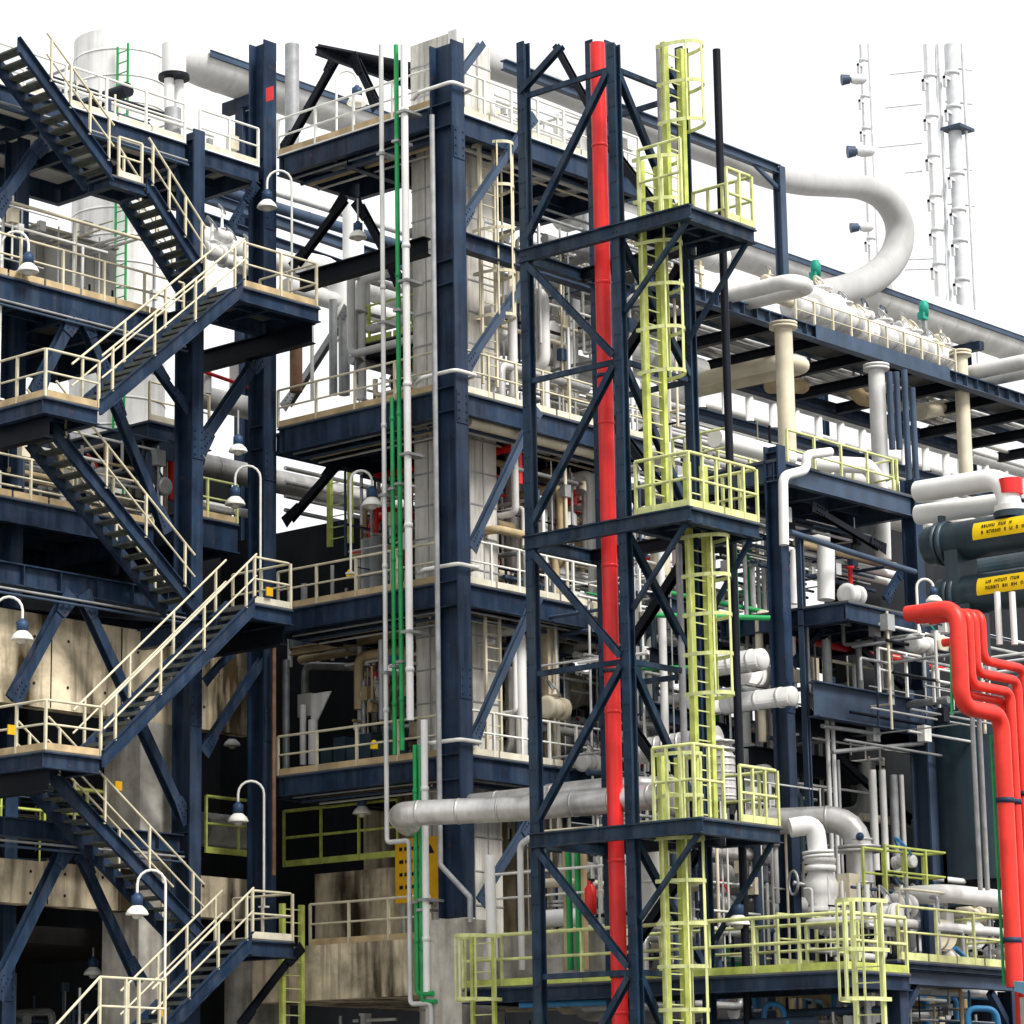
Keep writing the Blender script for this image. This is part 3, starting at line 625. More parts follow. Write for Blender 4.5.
# red riser and dark drop pipes in the tower
rp=OX(608,500,Xt+.75)
t=thing('red_riser','thick red riser pipe running up inside the lattice tower','pipe',(rp.x,rp.y,0))
link('tube',MB().sweep([(rp.x,rp.y,0),(rp.x,rp.y,OX(593,45,Xt+.75).z)],.165,18),'red',t)
for k in range(1,9):
    z=1.2+k*3.05
    if z<OX(593,60,Xt+.75).z: link('coupling',MB().lathe((rp.x,rp.y,z),(0,0,1),[(0,.165),(0,.17),(.02,.176),(.05,.176),(.07,.17),(.07,.165)],18),'red',t)
for z in (GI[1],GI[2],GI[3]): link('pipe_clip',MB().lathe((rp.x,rp.y,z-.04),(0,0,1),[(0,.17),(0,.19),(.08,.19),(.08,.17)],16),'tnavy',t)
for lab,px,py,X,r,top in (('black drop pipe on the far side of the lime ladders',731,500,XB+.35,.085,45),('slim grey conduit beside the lower lime ladder',683,700,XB-.6,.07,520),
   ('grey strut post beside the top lime ladder',661,120,XB-1.4,.07,45)):
    c=OX(px,py,X); pipe(lab,[(X,c.y,0 if 'top' not in lab else LV[0]),(X,c.y,OX(px,top,X).z)],r,'black' if 'black' in lab else 'grey',0)
# ================================================================== behind the left stair face
RB=random.Random(11)
# silver clad tank with green ladder
tc=OD(118,300,78); tz1=OD(118,45,78).z; tz0=OD(118,560,78).z
t=thing('clad_tank','tall silver clad tank behind the left decks with green ladder lines','tank',(tc.x,tc.y,tz0))
mb=MB().lathe((tc.x,tc.y,tz0),(0,0,1),[(0,1.3),(tz1-tz0,1.3)],40); link('shell',mb,'clad',t)
mb=MB(); z=tz0+.4
while z<tz1-.1: mb.lathe((tc.x,tc.y,z),(0,0,1),[(0,1.302),(0,1.315),(.05,1.315),(.05,1.302)],40); z+=.75
link('cladding_band',mb,'clad',t)
lc=OD(120,300,76.4)
ladder('thin green ladder fixed up the silver clad tank',(lc.x,lc.y),tz0,OD(120,45,76.4).z,'-X',.42,'green',hm='green',rm='green',st=.05)
# cabinets on the deck
def cabinet(label,a,b,Y,z,depth=1.2):
    x0,x1=OY(a[0],a[1],Y).x,OY(b[0],b[1],Y).x; z1=OY(a[0],a[1],Y).z; t=thing('cabinet',label,'cabinet',((x0+x1)/2,Y,z))
    link('body',MB().box(x0,x1,Y,Y+depth,z,z1),'cab',t); n=2 if x1-x0>.9 else 1
    for k in range(n):
        xa=x0+(x1-x0)*k/n+.04; xb=x0+(x1-x0)*(k+1)/n-.04; d=link('door',MB().box(xa,xb,Y-.03,Y-.003,z+.06,z1-.06),'cab',t)
        link('handle',MB().box(xb-.12,xb-.08,Y-.07,Y-.032,z+(z1-z)*.42,z+(z1-z)*.55),'black',d)
        mb=MB()
        for i in range(6): mb.box(xa+.15,xb-.2,Y-.037,Y-.0305,z+(z1-z)*(.66+.03*i),z+(z1-z)*(.675+.03*i))
        link('vent',mb,'grey',d)
    link('roof',MB().box(x0-.05,x1+.05,Y-.06,Y+depth+.05,z1,z1+.05),'cab',t)
cabinet('grey two door cabinet with vents on the left deck',(70,237),(116,240),Y0+2.6,20.76)
cabinet('narrow grey cabinet left of the two door cabinet',(36,226),(68,232),Y0+3.6,20.76)
# upper left pipework
t=pipe('fat white stack pipe with dark collar above the top left deck',PYS(Y0+5,(174,45),(174,78)),.33,'pipew',0)
q=OY(174,77,Y0+5); one('pipe_collar',MB().lathe(q-V((0,0,.06)),(0,0,1),[(0,.42),(.1,.42)],20),'black','dark collar ring under the fat white stack pipe','collar')
for i,px in enumerate((169,179)): pipe('slim white twin pipe below the dark collar',PYS(Y0+5,(px,79),(px,150)),.13,'pipew',0,'slim twin pipes below the dark collar')
YPp=58.5
def xrun(label,a,px1,Y,r,m='pipe',px0=None,seam=0,z=None,group=None,pre=[],post=[],flanges=(),bend=None):
    """level run along X at depth plane Y through image point a, from px0 to px1"""
    z=OY(a[0],a[1],Y).z; x0=OY(px0 if px0 is not None else a[0],a[1],Y).x; x1=OY(px1,a[1]+.34*(px1-a[0]),Y).x
    return pipe(label,pre+[V((x0,Y,z)),V((x1,Y,z))]+post,r,m,bend,group,seam,flanges)
zp1=OY(736,250,YPp).z; xa=OY(140,47,YPp).x; xb=OY(1090,380,YPp).x
mb=MB(); x1=OY(195,60,YPp).x; za_=zp1+.1; mb.sweep([(xa,YPp,za_-.3),(xa+.3,YPp,za_-.3),(x1,YPp,za_),(x1+.4,YPp,za_),(xb,YPp,za_)],[.3,.32,.69,.71,.71],26)
x=x1+1
while x<xb: mb.lathe((x,YPp,za_),(1,0,0),[(0,.713),(0,.722),(.06,.722),(.06,.713)],26); x+=2.2
one('pipeline',mb,'pipe','huge white pipeline running the whole width behind the frames','pipe')
beam('long blue ledge beam along the huge white pipeline',(OY(192,60,YPp).x,YPp-.76,zp1+.05),(xb,YPp-.76,zp1+.05),.06,.2,'slate')
for k in range(9):
    x=xa+4+k*9.5; t=thing('pipe_saddle','blue saddle frame carrying the huge white pipeline','pipe support',(x,YPp,0),'saddle frames under the huge white pipeline')
    link('post',MB().ibeam((x,YPp,0),(x,YPp,zp1-.95),.3,.3,(1,0,0)),'navy',t); link('saddle',MB().box(x-.15,x+.15,YPp-.7,YPp+.7,zp1-.93,zp1-.6),'navy',t)
zp2=OY(698,130,YPp+1).z; x0=OY(470,60,YPp+1).x
# expansion loop: upper line swings out in a big vertical bend and joins the long line
L=[OY(x,y,YPp-1.25) for x,y in ((470,58),(560,91),(660,134),(720,156),(762,174),(800,183),(834,185),(860,187),(881,196),(895,213),(900,233),(895,254),(882,271),(862,284),(834,293),(800,298))]
def spline(P,k=5):
    out=[]
    for i in range(len(P)-1):
        a,b,c,d=P[max(i-1,0)],P[i],P[i+1],P[min(i+2,len(P)-1)]
        for j in range(k):
            t=j/k; out.append(.5*((2*b)+(c-a)*t+(2*a-5*b+4*c-d)*t*t+(3*b-a-3*c+d)*t**3))
    return out+[P[-1]]
SP=spline(L); RR=[.42+.13*min(1,max(0,(i-28)/30)) for i in range(len(SP))]
one('swan_neck_pipe',MB().sweep(SP,RR,24),'swan','white swan neck expansion loop standing above the pipe rack','pipe')
t=thing('gantry_post','blue gantry post beside the white swan neck loop','post',OY(781,290,Yr:=47.))
link('shaft',MB().ibeam(OY(783,285,Yr),V((OY(783,285,Yr).x,Yr,OY(781,168,Yr).z)),.26,.26,(0,1,0)),'slate',t)
link('arm',MB().ibeam(OY(781,171,Yr)-V((12,0,0)),OY(781,171,Yr)-V((.14,0,0)),.2,.26),'slate',t); link('knee_brace',MB().bar(OY(781,190,Yr)-V((.1,0,0)),OY(781,174,Yr)-V((1.3,0,0)),.1,.1,(0,1,0)),'slate',t)
# mid height rear pipes seen between the columns
for i,(lab,a,p0,p1,Y,r,m) in enumerate((
 ('wide white pipe behind the inner corner column at upper landing height',(300,268),190,470,54,.34,'pipe'),
 ('white pipe with grey belly under the first one behind the corner decks',(330,300),285,470,53,.24,'pipe'),
 ('pale blue trimmed pipe behind the top walkway',(300,215),200,520,57,.16,'slate'),
 ('thin pale pipe over the blue trimmed pipe',(300,200),200,520,57.5,.11,'pipe'),
 ('thick silver pipe left of the inner column above the lime rail',(215,400),190,262,Y0+4,.3,'pipe'),
 ('silver pipe behind the lime rail between the left columns',(215,468),190,420,Y0+5,.32,'silver'),
 ('white pipe lying along the deck behind the lime rail',(215,507),190,258,Y0+.9,.11,'pipew'),
 ('second silver pipe behind the walkway bay',(320,490),288,430,Y0+5.3,.2,'silver'))):
    xrun(lab,a,p1,Y,r,m,p0,seam=1.5)
for i in range(3):
    beam('blue cross beam high behind the top walkway',OY(200,195+22*i,57+i),OY(520,195+22*i+110,57+i),.2,.3,'slate','blue cross beams high behind the top walkway')
for lab,px,y0,y1,Y,r,m in (('grey vent stack beside the inner corner column',292,45,160,54,.2,'grey'),('white down pipe left of the block shaft',353,205,260,54,.3,'pipew'),
  ('brown vertical pipe behind the second walkway',296,318,392,52,.17,'brown'),('slim pipe with red top behind the second walkway',312,322,400,51.6,.05,'pipew'),
  ('twin grey pipe near the lime rear platform',333,300,395,51,.11,'grey'),('thicker twin grey pipe near the lime rear platform',344,318,395,51,.15,'grey'),
  ('white elbow pipe dropping behind the upper landing',207,360,394,52,.12,'pipew'),('second white elbow pipe behind the upper landing',234,360,394,52,.12,'pipew')):
    p=OY(px,y0,Y); q=OY(px,y1,Y); pipe(lab,[p,V((p.x,Y,q.z))],r,m,0)
pipe('white pipe bending down behind the upper landing',[OY(300,262,53),OY(338,270,53),OY(343,340,53)],.3,'pipew',.7)
pipe('grey belly elbow pipe beneath the lime rear platform',[OY(343,330,52.5),OY(365,350,52.5),OY(420,368,52.5)],.3,'pipe',.6)
# lime rear platform right of the landing
XP=X1+2.9; t=platform('small lime railed platform behind the second walkway',XP,XP+2.5,OX(432,340,XP).y,OX(352,345,XP).y,OX(400,334,XP).z,bh=.35,nx=1,ny=1,
   rails=[((XP+.05,OX(430,340,XP).y),(XP+.05,OX(353,345,XP).y))],rm='lime',toe='lime',gap=.55,m='black')
for px in (415,428): 
    p=OX(px,300,X1+3.6); pipe('lime upright pipe beside the block shaft',[p,V((p.x,p.y,OX(px,400,X1+3.6).z))],.1,'lime',0,'lime uprights beside the block shaft')
c=OX(340,500,X1+6); ladder('lime ladder in the dark bay under the second walkway',(c.x,c.y),OX(340,545,X1+6).z,OX(340,466,X1+6).z,'-X',.75,'lime',st=.12)
# deck extras: red strip lamps etc
one('red_pipe',MB().sweep(PYS(Y0+3,(171,445),(171,500)),.09,10),'red','short red upright pipe beside the silver clad tank','pipe')
one('red_rail',MB().tube([OY(205,372,Y0+2),OY(262,392,Y0+2)],.05,0,8),'red','red rail above the white kick plates between the columns','rail')
p=OX(270,95,X1-.3); one('red_plate',MB().box(p.x-.02,p.x+.0,p.y-.12,p.y+.12,p.z-.15,p.z+.2),'red','small red plate fixed high on the inner corner column','plate')
for i,(px,py,r,h) in enumerate(((212,252,.2,.6),(232,262,.17,.6),(222,236,.14,.4),(248,268,.17,.5))):
    p=OY(px,py,52.5); valve('white valve cluster piece above the upper flight head',p,(1,0,0),r,h,'pipew','grey','white valves above the upper flight head')
# lamps
for lab,p,Y,h,s in (
 ('white gooseneck lamp in front of the inner corner column',(267,208),Y0-.6,2.9,(.707,-.707)),
 ('gooseneck lamp over the bright beam at the left edge',(22,640),Y0-.8,2.4,(-.707,.707)),
 ('gooseneck lamp in front of the lime rail between the left columns',(235,505),Y0-.4,3.0,(.707,-.707)),
 ('gooseneck lamp at the bottom left beside the lowest flight',(137,915),Yn-.3,3.1,(.707,-.707)),
 ('gooseneck lamp at the edge of the left cabinet deck',(28,272),Y0-.3,3.6,(-.707,.707)),
 ('gooseneck lamp with blue housing before the dark bay rails',(238,822),Y0-.4,2.6,(.707,-.707))):
    lamp(lab,OY(*p,Y),h,s,.6,.35)
for lab,p,X,h,s in (('gooseneck lamp on the third walkway left of the corner column',(372,506),X1+.3,2.2,(-.707,.707)),
 ('gooseneck lamp on the top walkway left of the corner column',(357,104),X1+.6,1.6,(-.707,.707))):
    lamp(lab,OX(*p,X),h,s,.5,.3)
for lab,p,X in (('lamp hanging under the beam below the top walkway',(358,238),X1+.8),('lamp hanging in the dark bay above the lime rails',(362,814),X1+1.5),
   ('flood lamp cap on a post between the left columns',(238,452),X1-2.2),('small bare lamp in the deep dark bay right of the left column',(232,746),X1+4),
   ('small lamp hanging in the dark bay behind the lowest flight',(93,975),X1-3),('bell lamp hanging beside the green risers',(394,672),X1+.2),('lamp hanging over the lattice tower back near the ladder',(636,302),X1+.1)):
    q=OX(*p,X); lamp(lab,q,post=False,scale=.9)
    pipe('thin hanging rod of a lamp',[q+V((0,0,.42)),q+V((0,0,1.0))],.025,'grey',0,'hanging rods above the bell lamps')
# lime rails and pipes inside the lower bays
t=thing('guardrail','lime guardrail inside the dark bay right of the left column','guardrail',(X1-2,Y0+2,7))
z=OY(230,855,Y0+1.7).z; guard(t,[V((OY(206,855,Y0+1.7).x,Y0+1.7,z)),V((OY(270,855,Y0+1.7).x,Y0+1.7,z))],1.35,'lime',1.2,'lime',r=.04)
t=thing('guardrail','lime guardrail in the dark bay below the fourth walkway','guardrail',(X1+3,Y0-2,7))
z=OX(340,862,X1+2).z; guard(t,[V((X1+2,OX(284,862,X1+2).y,z)),V((X1+2,OX(398,866,X1+2).y,z))],1.35,'lime',1.15,'lime',r=.04)
t=thing('guardrail','lime guardrail at the left edge of the lower dark bay','guardrail',(X1-8,Y0+2,7))
z=OY(60,840,Y0+1.9).z; guard(t,[V((cxl,Y0+1.9,z)),V((OY(128,850,Y0+1.9).x,Y0+1.9,z))],1.2,'lime',1.2,'lime',r=.04)
xrun('dark silver pipe behind the lime rail in the lower bay',(230,832),262,Y0+3,.42,'silver',200,seam=1)
pipe('tan lagged pipe over the stained wall top',[OX(300,660,X1+3.6),V((X1+3.6,Y1+2.3,OX(300,660,X1+3.6).z))],.1,'tan',0)
pipe('grey bent pipe hanging against the stained wall',[OX(385,668,X1+3.8),OX(305,652,X1+3.8)+V((0,0,-.35)),V((X1+3.8,OX(305,652,X1+3.8).y,OX(306,712,X1+3.8).z))],.1,'grey',.25)
for i,(px,y0,y1,r,m) in enumerate(((286,660,770,.09,'grey'),(303,705,765,.08,'pipe'),(313,720,765,.12,'pipe'),(381,640,720,.07,'grey'))):
    p=OX(px,y0,X1+1); pipe(('grey conduit on the stained wall','slim white pipe below the stained wall junction box','white pipe stub below the stained wall junction box','grey drop pipe beside the risers')[i],[p,V((p.x,p.y,OX(px,y1,X1+1).z))],r,m,0)
p=OX(305,708,X1+1.2); one('junction_box',MB().box(p.x,p.x+.25,p.y-.2,p.y+.25,p.z-.2,p.z+.35),'cab','grey junction box on the stained wall','junction box')
p=OX(320,705,X1+1.2); one('sheet_plate',MB().prism([p+V((0,.3,.3)),p+V((0,-.35,.3)),p+V((0,.1,-.35)),p+V((0,.3,-.35))],(.04,0,0)),'clad','bent pale sheet plate against the stained wall','plate')
for i,px in enumerate((300,318,338,356)):
    p=OX(px,645,X1+3); vessel(('blue based drum on the fourth bay shelf','dark ribbed drum on the fourth bay shelf','pale drum with red stains on the fourth bay shelf','grey drum on the fourth bay shelf')[i],V((p.x,p.y,p.z-.2)),(0,0,1),.28,1.1-.1*i,('exch','slate','clad','grey')[i])
beam('tan ledge under the drums of the fourth bay',OX(292,652,X1+2.6),V((X1+2.6,Y1+2.5,OX(292,652,X1+2.6).z)),.2,.2,'tan')
for i in range(6):
    p=OX(326+13*i,745-2*i,X1+1.2); one('blue_bin',MB().box(p.x,p.x+.4,p.y-.18,p.y+.18,10.2,10.2+.75+.2*(i%2)),'exch','dark blue box standing behind the rail of the fourth walkway','box','dark blue boxes behind the rail of the fourth walkway')
for i,(px,py,X) in enumerate(((350,578,X1+.1),(374,749,X1+.1))):
    p=OX(px,py,X); one('warning_light',MB().lathe(p,(0,0,1),[(0,.09),(.12,.09),(.2,.04)],10),'yellow',('small yellow beacon behind the rail of the third walkway','small yellow beacon behind the rail of the fourth walkway')[i],'beacon')
for i,(px,py,Y) in enumerate(((117,786,Bn),(10,730,Yn),(161,1012,Yn),(268,592,Yn))):
    p=OY(px,py,Y); one('stair_sign',MB().box(p.x-.1,p.x+.1,p.y-.06,p.y-.03,p.z-.1,p.z+.1),'amber',('yellow plate on the rail below the middle left landing','yellow plate on the middle left landing rail','yellow plate on the lowest flight rail','yellow plate on the middle right landing')[i],'sign plate')
# lime ladder beside the lowest landing
c=OY(300,980,Yn+1.2); ladder('lime ladder with flared top beside the lowest landing',(OY(292,980,Yn+1.2).x,Yn+1.2),2,OY(300,905,Yn+1.2).z,'-Y',.62,'lime',st=.11)
# deck corner at the very top
a,b=OY(318,46,Y0-1.2),OY(438,90,Y0-1.2); zt1=a.z
t=thing('platform','black underside of the highest walkway at the top edge','platform',(a.x,Y0-1.2,zt1))
c2=OX(438,52,b.x); 
link('deck',MB().prism([(a.x,Y0-1.2,zt1),(b.x,Y0-1.2,zt1),(b.x,Y0-1.2-1.3,zt1)],(0,0,.06)),'black',t)
link('edge_beam',MB().ibeam((a.x,Y0-1.15,zt1-.1),(b.x,Y0-1.15,zt1-.1),.12,.22),'black',t)
# third level bay under the second walkway: dark room with rear pipes
for i in range(9):
    px=290+i*14; p=OX(px,500,X1+6.5); pipe('thin grey vertical pipe in the dark bay under the second walkway',[V((p.x,p.y,14.2)),V((p.x,p.y,14.2+RB.uniform(1.2,3.4)))],RB.uniform(.04,.1),RB.choice(('grey','pipe','silver')),0,'thin vertical pipes in the dark bay under the second walkway')
for i in range(5):
    xrun('thin horizontal grey pipe in the dark bay under the second walkway',(290,455+i*14),430,Y0+4+.3*i,.06,RB.choice(('grey','silver')),285,group='thin horizontal pipes in the dark bay under the second walkway')
for i,(px,py) in enumerate(((368,520),(376,522))):
    p=OX(px,545,X1+2.2); vessel('grey cylinder bottle below the third walkway lamp',V((p.x,p.y,14.2)),(0,0,1),.17,1.9,'grey','grey bottles below the third walkway lamp')
# misc bottoms: equipment glimpsed in the lower dark bays
for i in range(7):
    p=OX(352+11*i,1015,X1+5); vessel('pale small drum glimpsed under the concrete deck edge',V((p.x,p.y,2.8)),(0,0,1),.2,RB.uniform(.8,1.6),RB.choice(('clad','grey','pipe')),'pale small drums glimpsed under the concrete deck edge')
# ================================================================== right of the lattice tower
RC=random.Random(23)
YR0=44.2                       # near beam of the pipe rack
zr=OY(870,352,YR0).z
rx0=OY(640,275,YR0).x; rx1=OY(1100,440,YR0).x
beam('blue main beam of the right pipe rack with stiffener plates',(rx0,YR0,zr),(rx1,YR0,zr),.3,.36,'slate',stiff=40)
one('fascia_plate',MB().box(OY(816,340,YR0-.16).x,OY(950,385,YR0-.16).x,YR0-.175,YR0-.155,zr-.2,zr+.2),'slate','smooth blue fascia plate along the middle of the pipe rack beam','plate')
beam('blue rear beam of the right pipe rack',(rx0,YR0+4.5,zr),(rx1,YR0+4.5,zr),.3,.36,'navy')
for k in range(14):
    x=rx0+1.5+k*2.2; beam('dark cross beam under the right pipe rack deck',(x,YR0+.17,zr-.02),(x,YR0+4.33,zr-.02),.2,.3,'black','cross beams under the right pipe rack deck')
t=thing('rack_grating','grating strip on top of the right pipe rack','platform',((rx0+rx1)/2,YR0+2,zr+.2)); link('deck',MB().box(rx0,rx1,YR0+.3,YR0+1.6,zr+.19,zr+.23),'deck',t)
beam('lower blue beam at the right end of the pipe rack',OY(965,415,YR0+3),OY(1060,449,YR0+3),.3,.34,'slate')
for k in range(3): xrun('thin pale pipe under the right end of the pipe rack',(970,440+k*10),1080,YR0+4+k,.09,'pipe',930,group='thin pale pipes under the right end of the pipe rack')
for k in range(11):
    y=YR0+1.7+k*.25; z=zr+.32+RC.uniform(0,.12); r=RC.uniform(.06,.13); pipe('level grey pipe laid side by side on the pipe rack',[V((rx0,y,z)),V((rx1,y,z))],r,RC.choice(('grey','slate','pipe','exch','silver')),0,'level grey pipes laid side by side on the pipe rack')
# equipment standing on the rack
gv='white valves in line on top of the pipe rack'
for k,(px,py,r,L) in enumerate(((800,308,.30,.75),(822,309,.42,.8),(845,320,.34,.7),(862,331,.30,.6),(884,338,.36,.8),(906,341,.26,.6),(915,348,.34,.7),(931,355,.30,.6),(945,357,.26,.5))):
    p=OY(px,py,YR0+1.2); valve('white bulbous valve in the line on top of the pipe rack',p,(1,0,0),r,L,'pipew' if k%2 else 'pipe',RC.choice(('grey','creampipe')),gv,stem=.35,wr=r*.7)
za=OY(822,312,YR0+1.2).z
pipe('cream line joining the valves on top of the pipe rack',[V((OY(760,300,YR0+1.2).x,YR0+1.2,za)),V((OY(955,360,YR0+1.2).x,YR0+1.2,za))],.17,'creampipe',0,flanges=[(0,.2),(0,.45),(0,.7),(0,.9)])
for k in range(26):
    px=770+k*7.4; p=OY(px,300+.345*(px-770)-6,YR0+2.2+RC.random()*1.6); h=RC.uniform(.5,1.5)
    pipe('thin instrument pipe sticking up from the pipe rack',[V((p.x,p.y,zr+.2)),V((p.x,p.y,zr+.2+h))],RC.uniform(.025,.06),RC.choice(('grey','pipe','creampipe','slate','tan')),0,'thin instrument pipes sticking up from the pipe rack')
for k in range(10):
    px=770+k*19; p=OY(px,292+.345*(px-770)-10,YR0+2.8); valve('small grey valve in the clutter on the pipe rack',p,(1,0,0),.14,.4,RC.choice(('grey','pipe','creampipe')),RC.choice(('slate','grey')),'small grey valves in the clutter on the pipe rack',stem=.25)
for lab,px,py in (('teal valve actuator beside the swan neck loop',816,276),('tall teal valve actuator on the pipe rack',924,316)):
    p=OY(px,py,YR0+2); t=thing('valve_actuator',lab,'actuator',p)
    link('motor',MB().lathe(p,(0,0,1),[(0,.09),(0,.14),(.36,.14),(.4,.1),(.45,.1),(.45,.04)],14),'teal',t); link('gearbox',MB().box(p.x-.2,p.x+.08,p.y-.1,p.y+.1,p.z-.12,p.z+.08),'teal',t); link('yoke',MB().box(p.x-.06,p.x+.06,p.y-.06,p.y+.06,p.z-.7,p.z-.15),'grey',t)
t=thing('guardrail','low cream guardrail along the pipe rack edge','guardrail',(rx0,YR0+.1,zr+.2)); guard(t,[V((OY(800,330,YR0).x,YR0+.12,zr+.2)),V((OY(960,380,YR0).x,YR0+.12,zr+.2))],.75,'cream',.9,r=.02)
# horizontal expansion loops
def hloop(label,a,Y,r,m,ln=3,wd=.8,back=3,group=None):
    p=OY(*a,Y); z=p.z; x=p.x
    return pipe(label,[V((x,Y+back,z)),V((x,Y-ln+back*.0,z)),V((x+wd,Y-ln,z)),V((x+wd,Y+back,z))],r,m,wd*.5,group,n=14)
hloop('white hairpin pipe loop over the left end of the rack',(728,296),YR0,.2,'pipe',2.0,.85)
hloop('white hairpin pipe loop at the right end of the rack',(985,370),YR0,.22,'pipe',1.6,.95)
hloop('cream hairpin pipe loop under the rack deck',(760,366),YR0+1,.2,'creampipe',.9,.9)
pipe('tan elbow pipe under the rack deck left',[OY(770,386,YR0+3),OY(802,386,YR0+3),V((OY(802,386,YR0+3).x,YR0+3,zr-.2))],.22,'tan',.5)
pipe('tan elbow pipe under the rack deck right',[OY(896,405,YR0+3),OY(860,398,YR0+3),OY(846,375,YR0+3),OY(840,355,YR0+3)],.22,'tan',.5)
pipe('cream pipe elbow meeting the right cream post',[OY(920,412,YR0+2.2),OY(956,405,YR0+2.2)],.24,'creampipe',0)
for lab,px,y0,y1,r,m in (('fat cream post pipe standing left of the frame platform',783,322,452,.23,'creampipe'),('fat white post pipe behind the frame platform rail',876,364,480,.22,'pipe'),('fat cream post pipe at the right of the rack',960,350,474,.2,'creampipe')):
    p=OY(px,y0,YR0-.6 if px!=960 else YR0+.4); q=OY(px+2,y1,p.y); pipe(lab,[p,V((p.x,p.y,q.z))],r,m,0,flanges=[(0,.03)])
for k,(px,y0,y1) in enumerate(((889,372,450),(896,372,450),(904,370,520),(912,388,590))):
    p=OY(px,y0,YR0-1.2); pipe('dark slim riser beside the frame platform',[p,V((p.x,p.y,OY(px+6,y1,p.y).z))],.085,'slate',0,'dark slim risers beside the frame platform')
# header with stubs
YH=50.; hz=OY(764,393,YH).z; hx0,hx1=OY(690,367,YH).x,OY(1090,500,YH).x
t=thing('header_pipe','long grey header pipe with a row of short stub pipes below','pipe',((hx0+hx1)/2,YH,hz))
link('tube',MB().sweep([(hx0,YH,hz),(hx1,YH,hz)],.27,16),'pipe',t)
x=hx0+.5
while x<hx1: link('stub_pipe',MB().lathe((x,YH,hz-1.0),(0,0,1),[(0,.17),(0,.12),(.85,.12)],10),'pipew',t); x+=1.15
beam('blue ledge beam carrying the stub pipes',(hx0,YH,hz-1.2),(hx1,YH,hz-1.2),.3,.3,'slate')
for k in range(9):
    xrun('grey parallel pipe in the bundle under the header',(700,404+k*9),1080,YH+1+.7*k,RC.uniform(.1,.2),RC.choice(('pipe','silver','pipe','pipew')),640,group='parallel pipes in the bundle under the header')
for k in range(3):
    xrun('thick pale pipe behind the exchangers',(860,480+k*17),1080,46+k*.8,.2,('pipe','pipew','pipe')[k],840,group='thick pale pipes behind the exchangers')
# support frame in the middle right
YF=38.8; c0=OY(776,500,YF).x; c1=OY(911,500,YF).x; zf=OY(800,472,YF).z
column('navy frame column left of the white bent pipe',c0,YF,0,OY(776,447,YF).z,.3,.4,plates=(zf,))
column('navy frame column beside the dark exchangers',c1,YF,0,OY(911,480,YF).z,.3,.4)
column('dark frame column at the back of the support frame',c0+.2,YF+2.6,0,zf,.3,.3,'black')
column('slate column in front of the dark tank',OY(926,780,YF-.4).x,YF-.4,0,OY(922,690,YF-.4).z,.5,.5,'slate')
beam('long dark pipe post running down the left frame column',(c0+.42,YF-.3,0),(c0+.42,YF-.3,OY(800,540,YF).z),.14,.14,'slate')
t=platform('frame platform with pale yellow rails below the pipe rack',c0-.15,c1,YF-.15,YF+2.9,zf+.12,bh=.48,nx=3,ny=1,rails=[],m='slate')
guard(t,[V((c0+1.0,YF+.35,zf+.12)),V((c1-.2,YF+.35,zf+.12))],.95,'limed',1.2)
guard(t,[V((c0-.1,YF+2.8,zf+.12)),V((c0-.1,YF+1.2,zf+.12))],.95,'limed',1)
guard(t,[V((c0+.4,YF+2.8,zf+.12)),V((c1-.1,YF+2.8,zf+.12)),V((c1-.1,YF+.3,zf+.12))],.95,'limed',1.4)
z2=OY(850,600,YF-1.6).z
t=platform('frame platform under the red pipe bends',c0+.35,OY(952,628,YF-1.6).x,YF-1.6,YF+2,z2,bh=.4,nx=3,ny=1,rails=[],m='navy')
z3=OY(800,688,YF).z
beam('deep slate cross beam under the red pipe bends',(c0+.3,YF-.6,z3-.35),(OY(922,712,YF).x,YF-.6,z3-.35),.3,.8,'slate')
beam('black lower cross beam of the support frame',(c0+.3,YF+.1,OY(800,720,YF).z),(OY(922,740,YF).x,YF+.1,OY(800,720,YF).z),.3,.5,'black')
beam('black cross beam deep in the support frame',(c0+.3,YF+1.2,OY(800,765,YF+1.2).z),(OY(925,790,YF).x,YF+1.2,OY(800,765,YF+1.2).z),.3,.5,'black')
for lab,a,b in (('dark brace falling right in the support frame',(845,635),(905,688)),('navy brace rising right to the red pipe platform',(792,662),(838,612)),('thin dark brace low in the support frame',(830,750),(905,818)),('slate brace up to the exchanger column',(885,598),(904,566)),
   ('black brace crossing under the frame platform',(812,508),(880,548))):
    brace(lab,OY(*a,YF+.3),OY(*b,YF+.3),.14,.14,'black' if 'dark' in lab or 'black' in lab else 'navy')
beam('blue cross beam below the frame platform',(c0+.2,YF+2.2,OY(812,522,YF+2.2).z),(c1,YF+2.2,OY(812,522,YF+2.2).z),.2,.3,'navy')
W1=YF-.45
pipe('white bent pipe stepping down the left frame column',[OY(830,452,W1),OY(806,455,W1),OY(806,470,W1),OY(783,476,W1),OY(784,545,W1)],.11,'pipew',.3)
pipe('white pipe elbow dropping through the frame platform',[OY(810,463,YF+1),OY(870,466,YF+1),OY(881,492,YF+1),OY(883,560,YF+1)],.2,'pipew',.6)
pipe('long white sloping pipe across the support frame',[OY(790,532,W1),OY(850,552,W1),OY(915,572,W1)],.07,'slate',0)
pipe('fat white upright pipe on the red pipe platform',[OY(826,545,YF+.2),OY(826,600,YF+.2)],.2,'pipew',0)
pipe('slim white upright pipe left on the red pipe platform',[OY(794,550,YF+.5),OY(794,604,YF+.5)],.09,'pipew',0)
for k in range(3): xrun('pale cross pipe behind the fat white upright',(836,552+k*9),895,YF+.8+.3*k,.09,('tan','pipew','pipe')[k],796,group='pale cross pipes behind the fat white upright')
xrun('wide white pipe crossing behind the support frame',(800,532),910,YF+3.6,.22,'pipew',735)
